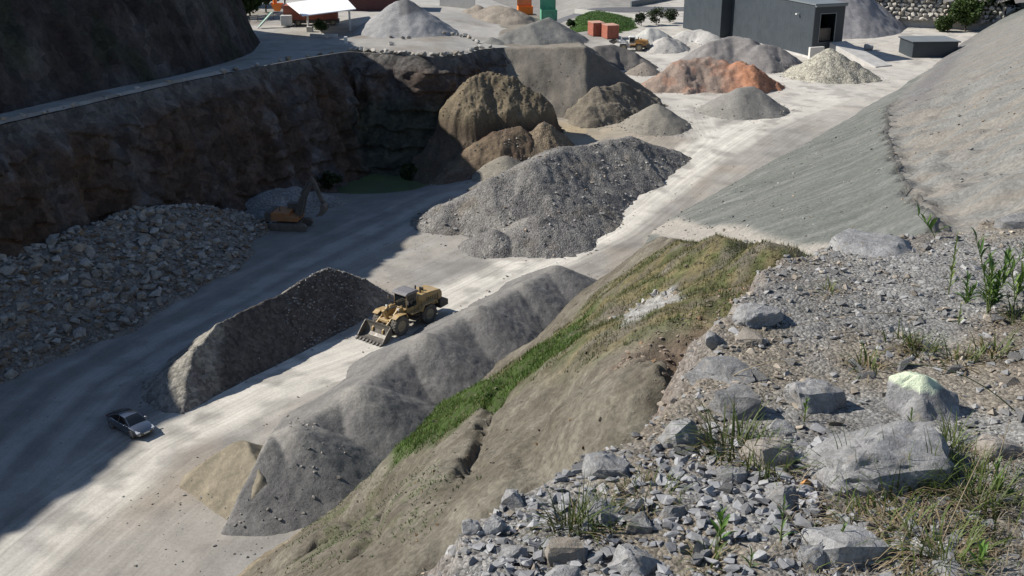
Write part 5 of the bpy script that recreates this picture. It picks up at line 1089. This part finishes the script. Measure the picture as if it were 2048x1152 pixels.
MB().span((-0.5, -0.1, HH - 0.35), (-0.02, HW + 0.1, HH + 0.1)).build('verge_trim', M_CLADR, hall)
b2 = MB().span((HL, -2.4, -0.5), (HL + 17, HW, 13.0)).build('annex', M_CLAD, hall)
for k in range(17): MB().span((HL + 0.05 + k, -2.435, 0.2), (HL + 1.035 + k, -2.402, 12.9)).build('cladding_panel', M_CLAD, b2)
MB().span((HL - 0.2, -2.7, 13.0), (HL + 17.2, HW + 0.2, 13.25)).build('roof', M_CLADR, b2)
for x, y in ((5.2, -0.04), (HL + 9, -2.44)):
    l = MB(); l.span((x - 0.05, y - 0.5, 8.1), (x + 0.05, y, 8.2)); l.span((x - 0.22, y - 0.75, 7.95), (x + 0.22, y - 0.4, 8.2)); l.build('wall_lamp', M_WHITE, hall)
MB().span((-0.6, -0.06, -0.4), (HL * 0.9, -0.30, 0.5)).build('plinth', M_CONC, hall)
# ramp and footing wall at the hall's end
tag(MB().prism([(-0.2, -1.5), (-0.2, 3.1), (12.0, 0.1), (12.0, -1.5)], -2.2, 2.2).build('loading_ramp', M_CONC, None, 0.05), 'pale concrete ramp rising to the open end of the dark hall', 'ramp')
o = bpy.data.objects['loading_ramp']; o.location = (64.2, 219.3, 4.0); o.rotation_euler = (0, 0, math.atan2(-0.86, 0.5))
o = MB().span((-0.3, -1.6, -0.5), (0.3, 1.6, 2.7)).build('concrete_wall', M_WALLW, None, 0.03); o.location = (58.9, 215.2, 4); o.rotation_euler = (0, 0, math.atan2(U.y, U.x)); tag(o, 'short white concrete wall at the corner of the dark hall', 'wall')
o = MB().cyl((-0.8, 0, 0.6), (0.8, 0, 0.6), 0.6, n=20).build('storage_tank', M_CONC, None, smooth=True); q = at(1738, 88, 5.2); o.location = (q.x, q.y, 4.0); tag(o, 'small pale cylinder tank lying beside the grey heap of fines', 'tank')
o = MB().span((0, 0, -0.5), (9, 7, 2.9)).prism([(-0.3, 2.92), (9.3, 2.92), (9.3, 3.1), (-0.3, 3.1)], -0.3, 7.3).build('storage_shed', [M_CLAD], None); o.location = (79.0, 219.2, 4.0); o.rotation_euler = (0, 0, 0.05)
tag(o, 'low dark shed half hidden by the spoil slope', 'shed'); MB().prism([(-0.35, 3.11), (9.35, 3.11), (9.35, 3.16), (-0.35, 3.16)], -0.35, 7.35).build('roof_sheet', M_CLADR, o)
# dry-stone boulder wall and the slope above it
wall = empty('boulder_wall', (82, 266, 4)); tag(wall, 'retaining wall of big pale boulders behind the shed', 'wall')
g = np.random.default_rng(23); M_PALE = rock_mat('pale_block', (0.46, 0.43, 0.38), 0.5, spread=0.2, vein=0.0); wm = [rock_mesh('stone', 500 + k, 12, 0.85, 0, 0.0, M_PALE) for k in range(8)]
for row in range(6):
    zr = 0.5 + row * 0.95; n = 24
    for k in range(n):
        t = (k + 0.5 * (row % 2)) / n; x = 1 + 30 * t; y = -10 * t + row * 0.35
        if zr > 5.6 - 2.2 * t + 1.0: continue
        o = link('stone', wm[int(g.integers(8))], parent=wall, loc=(x, y, zr + g.uniform(-0.1, 0.1) + 1.6 - 2.2 * t * 0)); r = 0.80; o.scale = (r * g.uniform(0.95, 1.2), r, r * g.uniform(0.8, 1.0)); o.rotation_euler = (g.uniform(-.3, .3), g.uniform(-.3, .3), g.uniform(0, 6.3))
MB().add([(0.2, 0.7, -1), (31, -9.3, -1), (31, -7.0, 7.0), (0.2, 3.0, 7.0)], [[0, 1, 2, 3]]).add([(0.2, 0.7, -1), (0.2, 3.0, -1), (0.2, 3.0, 7.0)], [[0, 1, 2]]).build('backing', M_CONC, wall)
X, Y = np.meshgrid(np.arange(60, 190, 1.2), np.arange(240, 420, 1.2), indexing='ij'); dq = (Y - 266.5 + (X - 82) / 3.0 - 0.4)
Z = 10.4 + 0.62 * dq + 1.2 * ridged(X, Y * 0.2, 3, 0.09) + 0.3 * fbm(X, Y, 3, 0.2)
tag(link('upper_slope', grid_mesh('upper_slope', X, Y, Z, (dq > 0.6) & (Z < 48), {'Col': np.broadcast_to(np.array([0.225, 0.21, 0.195]), X.shape + (3,)) * (1 + 0.25 * fbm(X * 1.0, Y * 0.3, 3, 0.15))[..., None]}), M_BENCH), 'grey slope above the boulder wall', kind='structure')

# skips and containers
M_RUSTY = plain('brick_red_paint', (0.33, 0.105, 0.065), 0.7, dirt=0.35, scale=1.5); M_LID = plain('faded_lid', (0.50, 0.28, 0.20), 0.7, dirt=0.2, scale=1.5)
M_ORA = plain('orange_paint', (0.78, 0.20, 0.02), 0.55, dirt=0.2, scale=1.5); M_ORA2 = plain('faded_orange', (0.62, 0.27, 0.10), 0.65, dirt=0.25, scale=1.5); M_GRN = plain('green_paint', (0.10, 0.33, 0.20), 0.6, dirt=0.3, scale=1.5)
def container(name, loc, rz, d, label, body, lid, ribs=6, open_top=False):
    r = empty(name, loc, rz); tag(r, label, 'container'); L, Wd, Hh = d
    if open_top:
        b = MB(); b.span((-L/2, -Wd/2, 0), (L/2, Wd/2, 0.1)); b.span((-L/2, -Wd/2, 0.1), (L/2, -Wd/2 + 0.06, Hh)); b.span((-L/2, Wd/2 - 0.06, 0.1), (L/2, Wd/2, Hh)); b.span((-L/2, -Wd/2 + 0.06, 0.1), (-L/2 + 0.06, Wd/2 - 0.06, Hh)); b.span((L/2 - 0.06, -Wd/2 + 0.06, 0.1), (L/2, Wd/2 - 0.06, Hh)); b.build('body', body, r)
        MB().box((0, Wd/2 + 0.1, Hh + Hh * 0.42), (L, 0.08, Hh * 0.9)).build('raised_lid', lid, r)
    else:
        MB().span((-L/2, -Wd/2, 0.12), (L/2, Wd/2, Hh)).build('body', body, r, 0.03); MB().span((-L/2 - 0.06, -Wd/2 - 0.06, Hh + 0.002), (L/2 + 0.06, Wd/2 + 0.06, Hh + 0.12)).build('lid', lid, r, 0.02)
    for k in range(ribs):
        x = -L/2 + (k + 0.5) * L / ribs
        for s in (-1, 1): MB().span((x - 0.05, s * Wd/2, 0.15), (x + 0.05, s * (Wd/2 + 0.07), Hh - 0.05)).build('rib', body, r)
    for s in (-1, 1): MB().span((-L/2, s * Wd/2 - 0.1, 0), (L/2, s * Wd/2 + 0.1, 0.12)).build('skid', M_BLK, r)
    return r
def gnd(px, py, z=4.0, fn=floor_z):
    p = at(px, py, z); p.z = float(fn(p.x, p.y)); return p
container('waste_container', gnd(1192, 71), 0.28, (2.7, 3.6, 2.9), 'brick red container by the lawn, the one farther from the loader', M_RUSTY, M_LID)
container('waste_container', gnd(1220, 76), 0.28, (2.7, 3.6, 2.9), 'brick red container by the lawn, the one beside the loader', M_RUSTY, M_LID)
container('skip', at(1050, 29, 13.05), 0.1, (2.8, 2.2, 1.6), 'bright orange skip with faded raised lid behind the mound', M_ORA, M_ORA2, 5, True)
container('skip', at(1097, 40, 13.05), 0.1, (2.9, 2.2, 1.9), 'green skip with tall raised lid behind the grey heap', M_GRN, M_GRN, 5, True)
# canopy, screener and the rest of the upper yard
zc = 17.6; cq = [at(574, 8, zc), at(605, 33, zc), at(712, 19, zc), at(686, -9, zc)]; cc0 = sum(cq, Vector()) / 4
cn = empty('canopy', (cc0.x, cc0.y, 14.1)); tag(cn, 'bright white flat canopy on a post in the upper yard', 'canopy')
top = [(q.x - cc0.x, q.y - cc0.y, zc - 14.1) for q in cq]; M_ROOFW = plain('white_roof', (0.82, 0.82, 0.82), 0.6, dirt=0.04, scale=0.5)
MB().add(top + [(x, y, z + 0.14) for x, y, z in top], [[0, 1, 2, 3], [4, 5, 6, 7], [0, 1, 5, 4], [1, 2, 6, 5], [2, 3, 7, 6], [3, 0, 4, 7]]).build('roof', M_ROOFW, cn)
pp = gnd(617, 63, 14.1, terrace_z)
for q in (Vector((pp.x - cc0.x, pp.y - cc0.y, 0)), Vector((top[2][0] - 1.2, top[2][1] + 0.6, 0)), Vector((top[0][0] + 1.2, top[0][1] - 0.5, 0))):
    MB().cyl((q.x, q.y, -0.2), (q.x, q.y, zc - 14.1), 0.17).build('post', M_WHITE, cn)
bl = MB(); bl.span((-0.5, -0.5, 0), (0.5, 0.5, 0.9)).build('pump_block', M_CONC, cn, 0.03, loc=(pp.x - cc0.x + 0.3, pp.y - cc0.y - 0.3, -0.05))
M_DKRED = plain('dark_red_cladding', (0.10, 0.035, 0.032), 0.7, dirt=0.3, scale=0.6)
sc = empty('screening_plant', gnd(596, 50, 14.1, terrace_z), 0.08); tag(sc, 'red brown screening plant with orange hopper and ladder conveyor', 'machine')
MB().span((-2.2, -1.2, 1.0), (6.8, 1.3, 3.4)).build('body', M_RUSTY, sc, 0.05); MB().span((-2.6, -1.0, 0.4), (7.0, 1.0, 0.98)).build('chassis', M_BLK, sc, 0.03)
MB().add([(-4.2, -1.0, 3.6), (-2.3, -1.0, 3.6), (-2.3, 1.0, 3.6), (-4.2, 1.0, 3.6), (-3.7, -0.5, 2.4), (-2.8, -0.5, 2.4), (-2.8, 0.5, 2.4), (-3.7, 0.5, 2.4)], [[0, 1, 5, 4], [1, 2, 6, 5], [2, 3, 7, 6], [3, 0, 4, 7], [4, 5, 6, 7]]).cyl((-3.6, 0, 3.2), (-3.6, 0, 4.6), 0.35).build('hopper', M_ORA, sc)
for y in (-1.75, -2.75): MB().beam((-6.2, y - 1.6, 0.1), (-3.9, y, 2.4), 0.12, 0.18).build('conveyor_rail', M_WHITE, sc)
MB().beam((-6.0, -3.75, 0.32), (-3.95, -2.25, 2.42), 0.8, 0.06).build('conveyor_belt', M_GRN, sc)
MB().span((-2.6, -2.3, 0.2), (-0.7, -1.25, 1.9)).build('control_cabin', M_WHITE, sc, 0.05)
for x in (-1.6, 0.2, 4.5, 6.0):
    for s in (-1, 1): wheel(sc, (x, s * 1.05, 0.48), 0.5, 0.32, s, (M_RIM, M_TYRE), 0)
sh = empty('storage_building', gnd(742, 22, 14.1, terrace_z)); tag(sh, 'dark red sheet metal building behind the pale cone of fines', 'building'); MB().span((-6, 0, -0.5), (6.5, 6, 4.6)).build('wall', M_DKRED, sh); MB().prism([(-6.3, 4.62), (6.8, 4.62), (6.8, 4.85), (-6.3, 4.85)], -0.3, 6.3).build('roof', M_BLK, sh)
for k in range(12): MB().span((-5.9 + k * 1.04, -0.06, 0), (-5.8 + k * 1.04, -0.002, 4.55)).build('seam', M_DKRED, sh)
a, b = at(880, 12, 14.1), at(950, 14, 14.1); o = MB().beam((0, 0, 0.9), ((b - a).x, (b - a).y, 0.9), 0.35, 2.6).build('concrete_wall', M_WALLW); o.location = a; tag(o, 'long white concrete wall behind the tall cone of fines', 'wall')
# guard rail and lamp pole
gr = empty('guard_rail', gnd(500, 45, 14.1, terrace_z)); tag(gr, 'steel guard rail along the edge of the upper yard', 'guard rail'); q0 = at(488, 46, 14.1); q1_ = at(610, 30, 14.1); dv = q1_ - q0
for k in range(9): t = k / 8; MB().box((dv.x * t, dv.y * t, 0.45), (0.12, 0.12, 0.95)).build('post', M_STEEL, gr)
for z in (0.55, 0.85): MB().beam((0, 0, z), (dv.x, dv.y, z), 0.06, 0.16).build('rail', M_CONC, gr)
o = MB().cyl((0, 0, -0.3), (0, 0, 7), 0.09, 0.06, 8).build('lamp_pole', M_CONC); o.location = gnd(470, 42, 14.1, terrace_z); tag(o, 'thin grey pole beside the trees behind the upper cliff', 'pole')
o = MB().span((-0.25, -0.25, -0.1), (0.25, 0.25, 1.1)).build('marker_post', M_WHITE, None, 0.04); o.location = gnd(692, 87, 14.1, terrace_z); tag(o, 'white marker post near the rim of the pit', 'post')
o = MB().span((-2.2, -0.3, -0.2), (2.2, 0.3, 0.45)).build('kerb_block', M_CONC, None, 0.04); o.location = gnd(648, 74, 14.1, terrace_z); o.rotation_euler = (0, 0, -0.1); tag(o, 'low concrete block below the bush in the upper yard', 'kerb block')
# boulders along the rim
g = np.random.default_rng(29); line = [(705, 99), (740, 104), (780, 110), (820, 114), (860, 115), (900, 112), (930, 107), (945, 99), (958, 92), (968, 87)]; L = np.array(line, float); dl = np.r_[0, np.cumsum(np.hypot(*np.diff(L, axis=0).T))]; s = np.linspace(0, dl[-1], 32); PXs = np.interp(s, dl, L[:, 0]); PYs = np.interp(s, dl, L[:, 1])
M_RIMR = rock_mat('rim_block', (0.36, 0.345, 0.315), 0.6, spread=0.3, vein=0.0); rm = [rock_mesh('rim_boulder', 600 + k, 11, 0.85, 1, 0.06, M_RIMR) for k in range(8)]
ED3 = ED
for k in range(32):
    q = at(PXs[k], PYs[k] - 3, 13.9); i = np.argmin(np.hypot(ED3[:, 0] - q.x, ED3[:, 1] - q.y)); e_ = ED3[i]; n_ = EN[i]
    o = link('rim_boulder', rm[k % 8], loc=(e_[0] - n_[0] * g.uniform(0.3, 0.7), e_[1] - n_[1] * g.uniform(0.3, 0.7), e_[2] + 0.28)); r = g.uniform(0.4, 0.68); o.scale = (r * 1.25, r, r * 0.8); o.rotation_euler = (g.uniform(-.3, .3), g.uniform(-.3, .3), g.uniform(0, 6.3)); tag(o, 'pale boulder set along the rim of the pit wall', 'boulder', 'boulders along the pit rim')
for k in range(46):
    i = int(np.interp(k / 45.0, [0, 1], [np.argmin(np.hypot(ED3[:, 0] + 52, ED3[:, 1] - 92)), np.argmin(np.hypot(ED3[:, 0] + 25.5, ED3[:, 1] - 158))])) + int(g.integers(-4, 5)); e_ = ED3[i]; n_ = EN[i]; r = 0.18 + 0.4 * g.random()**2
    o = link('edge_boulder', rm[k % 8], loc=(e_[0] - n_[0] * g.uniform(0.1, 0.7), e_[1] - n_[1] * g.uniform(0.1, 0.7), e_[2] + 0.1 + r * 0.35)); o.scale = (r * 1.2, r, r * 0.85); o.rotation_euler = (g.uniform(-.3, .3), g.uniform(-.3, .3), g.uniform(0, 6.3)); tag(o, 'shaded boulder on the edge of the bench road', 'boulder', 'boulders along the bench road edge')
for k, (px, py) in enumerate(((905, 70), (914, 69), (922, 71), (930, 70), (939, 72), (947, 75), (852, 74), (888, 72), (780, 78), (806, 81), (818, 80), (782, 93), (955, 79))):
    q = gnd(px, py, 13.9, terrace_z); o = link('yard_boulder', rm[(k * 3) % 8], loc=(q.x, q.y, q.z + 0.2)); r = g.uniform(0.32, 0.62); o.scale = (r, r, r); o.rotation_euler = (0, 0, g.uniform(0, 6.3)); tag(o, 'boulder on the upper yard behind the rim row', 'boulder', 'boulders on the upper yard')
# bright low wall round the lawn, lawn, far road
q = [at(*p, 4.0) for p in ((1130, 62), (1155, 26), (1210, 24), (1262, 36), (1275, 56), (1240, 66), (1180, 62))]
X, Y = np.meshgrid(np.arange(10, 48, 0.5), np.arange(238, 302, 0.5), indexing='ij'); sd = polysd(X, Y, [(v.x, v.y) for v in q]); Z = floor_z(X, Y) + 0.03 + 0.9 * ss(0, 4, sd) + 0.15 * fbm(X, Y, 3, 0.3)
M_LAWN = earth('lawn_turf', col=(0.045, 0.085, 0.018), coarse=0.4, grit=3, var=0.3, gvar=0.35, bump=0.8, bumpd=0.15)
tag(link('lawn', grid_mesh('lawn', X, Y, Z, sd > 0), M_LAWN), 'bright green lawn behind the brick red containers', kind='structure')
gx = np.random.default_rng(8); x = gx.uniform(12, 46, 30000); y = gx.uniform(240, 300, 30000); sd = polysd(x, y, [(v.x, v.y) for v in q]); ok = sd > 0.1; x, y, sd = x[ok], y[ok], sd[ok]; n = len(x)
stuff_blades('lawn_grass', 'grass growing on the far lawn', x, y, floor_z(x, y) + 0.9 * ss(0, 4, sd), gx.uniform(0.15, 0.4, n), np.full(n, 0.12), np.array([0.05, 0.10, 0.02]) * gx.uniform(0.6, 1.4, (n, 1)), seed=9)
for (pa, pb, h_, lab) in (((1150, 25), (1272, 36), 0.7, 'pale low wall behind the lawn'), ((1262, 14), (1345, -2), 1.3, 'dark retaining wall beside the far road')):
    a, b = at(*pa, 4.0), at(*pb, 4.0); o = MB().beam((0, 0, h_ / 2), ((b - a).x, (b - a).y, h_ / 2), 0.4, h_ + 0.4).build('low_wall', M_WALLW if 'pale' in lab else M_CLADR); o.location = a; tag(o, lab, 'wall')
X, Y = np.meshgrid(np.arange(-2, 62, 1.0), np.arange(280, 330, 1.0), indexing='ij'); m_asph = earth('far_asphalt', col=(0.12, 0.12, 0.125), coarse=0.2, grit=2, var=0.15, gvar=0.1, bump=0.2)
yc = 293 + 5 * np.sin((X - 10) * 0.05); sd = 4.5 - np.abs(Y - yc)
tag(link('far_road', grid_mesh('far_road', X, Y, floor_z(X, Y) + 0.05, sd > 0), m_asph), 'grey access road behind the lawn', kind='structure')
# shrubs and trees --------------------------------------------------
def foliage(seed, r, n, size, cols, squash=0.8):
    g = np.random.default_rng(seed); k = max(8, n // 90); C = g.normal(size=(k, 3)); C /= np.linalg.norm(C, axis=1)[:, None]; C = C * (g.random((k, 1))**0.4) * 0.72 * np.array([1, 1, squash]); cr = g.uniform(0.2, 0.42, k)
    w = g.integers(0, k, n); D = g.normal(size=(n, 3)); D /= np.linalg.norm(D, axis=1)[:, None]; P = (C[w] + D * (cr[w] * g.random(n)**0.35)[:, None]) * r
    a = g.normal(size=(n, 3)); a /= np.linalg.norm(a, axis=1)[:, None]; b = np.cross(a, g.normal(size=(n, 3))); b /= np.linalg.norm(b, axis=1)[:, None]; s = (size * g.uniform(0.6, 1.3, n))[:, None]
    V = np.stack([P - a * s, P + b * s * 0.5, P + a * s, P - b * s * 0.5], 1).reshape(-1, 3); F = np.arange(n * 4).reshape(n, 4)
    cl = (np.array(cols[0]) + (np.array(cols[1]) - np.array(cols[0])) * g.random((n, 1))) * g.uniform(0.7, 1.3, k)[w][:, None]
    return mesh_np('crown', V, F, False, {'Col': np.repeat(cl, 4, 0)})
M_BARK = plain('bark', (0.10, 0.075, 0.05), 0.9, dirt=0.3, scale=4)
def tree(name, loc, h, r, label, cols, seed, group=None, cat='tree', n=2600, size=0.28, trunk=0.35):
    t = empty(name, loc); tag(t, label, cat, group)
    V, F = tube([(0, 0, -0.3), (0.1, 0, h * 0.3), (0, 0.15, h * 0.6), (0.1, 0, h * 0.85)], trunk * 0.5, trunk * 0.12, 8); tr = mesh_np('trunk', V, F); link('trunk', tr, M_BARK, t)
    rr = random.Random(seed)
    for k in range(5):
        a = k * 1.26 + rr.random(); z0 = h * rr.uniform(0.3, 0.6); V, F = tube([(0.05, 0.05, z0), (math.cos(a) * r * 0.4, math.sin(a) * r * 0.4, z0 + h * 0.14), (math.cos(a) * r * 0.75, math.sin(a) * r * 0.75, z0 + h * 0.22)], trunk * 0.2, trunk * 0.05, 6); link('limb', mesh_np('limb', V, F), M_BARK, t)
    me = foliage(seed, r, n, size, cols, squash=max(0.6, 0.5 * h / r)); link('crown', me, M_LEAF, t, loc=(0, 0, h * 0.62))
    return t
GR = ((0.03, 0.055, 0.014), (0.065, 0.095, 0.025)); GD = ((0.018, 0.035, 0.012), (0.04, 0.06, 0.02))
slope_up = lambda x, y: 10.4 + 0.62 * (y - 266.9 + (x - 82) / 3.0)
for k, (x, y, h, r, lab) in enumerate(((104, 257, 8, 4.5, 'broad green tree above the boulder wall'), (110, 261, 10, 5, 'large tree behind the boulder wall tree'), (98.5, 256, 3.5, 2.2, 'low dark bush at the end of the boulder wall'), (117, 267, 11, 5.5, 'tall tree farthest up the slope above the wall'))):
    tree('leafy_tree', (x, y, float(max(floor_z(x, y), spoil_z(x, y))) - 0.2), h, r, lab, GR, 700 + k, 'trees above the boulder wall', n=7000, size=0.36)
for k, (px, py, z, h, r, lab) in enumerate(((462, 26, 14, 7, 3.4, 'dark tree beside the thin grey pole'), (500, 24, 14, 5, 3.0, 'bright bush in front of the dark trees by the guard rail'), (532, 16, 14, 8, 4.0, 'dark tree behind the guard rail'), (570, 4, 14, 9, 4.4, 'dark tree behind the screening plant'), (480, 2, 14, 10, 5, 'tallest dark tree behind the guard rail'))):
    p = at(px, py + 10, z); tree('leafy_tree', (p.x, p.y, 14.0), h, r, lab, GR if k == 1 else GD, 720 + k, 'trees behind the upper yard', n=6500, size=0.34)
p = gnd(643, 70, 14.1, terrace_z); tree('round_bush', p, 2.2, 1.7, 'round green bush beside the canopy post', GR, 740, cat='bush', n=1400, size=0.16, trunk=0.14)
for k, (px, py, h, r, lab) in enumerate(((1282, 52, 3.2, 2.2, 'dark bush at the corner of the lawn'), (1312, 50, 3.6, 2.6, 'dark bush between the lawn and the hall annex'), (1338, 46, 3.2, 2.4, 'dark bush against the hall annex'), (1140, 48, 2.0, 1.5, 'small bush at the stony end of the lawn'))):
    tree('round_bush', gnd(px, py), h, r, lab, GD, 750 + k, cat='bush', n=1300, size=0.22, trunk=0.16, group='bushes round the lawn')
for k, (px, py, lab) in enumerate(((655, 358, 'shaded bush at the foot of the wall by the pond'), (820, 330, 'shaded bush below the pit wall behind the pond'), (860, 300, 'shaded bush on the wall foot beside the soil mound'))):
    p = at(px, py, 0.5); p.z = float(floor_z(p.x, p.y)); tree('round_bush', p, 2.4, 2.2, lab, GD, 770 + k, cat='bush', n=1200, size=0.22, trunk=0.15, group='bushes at the pond')
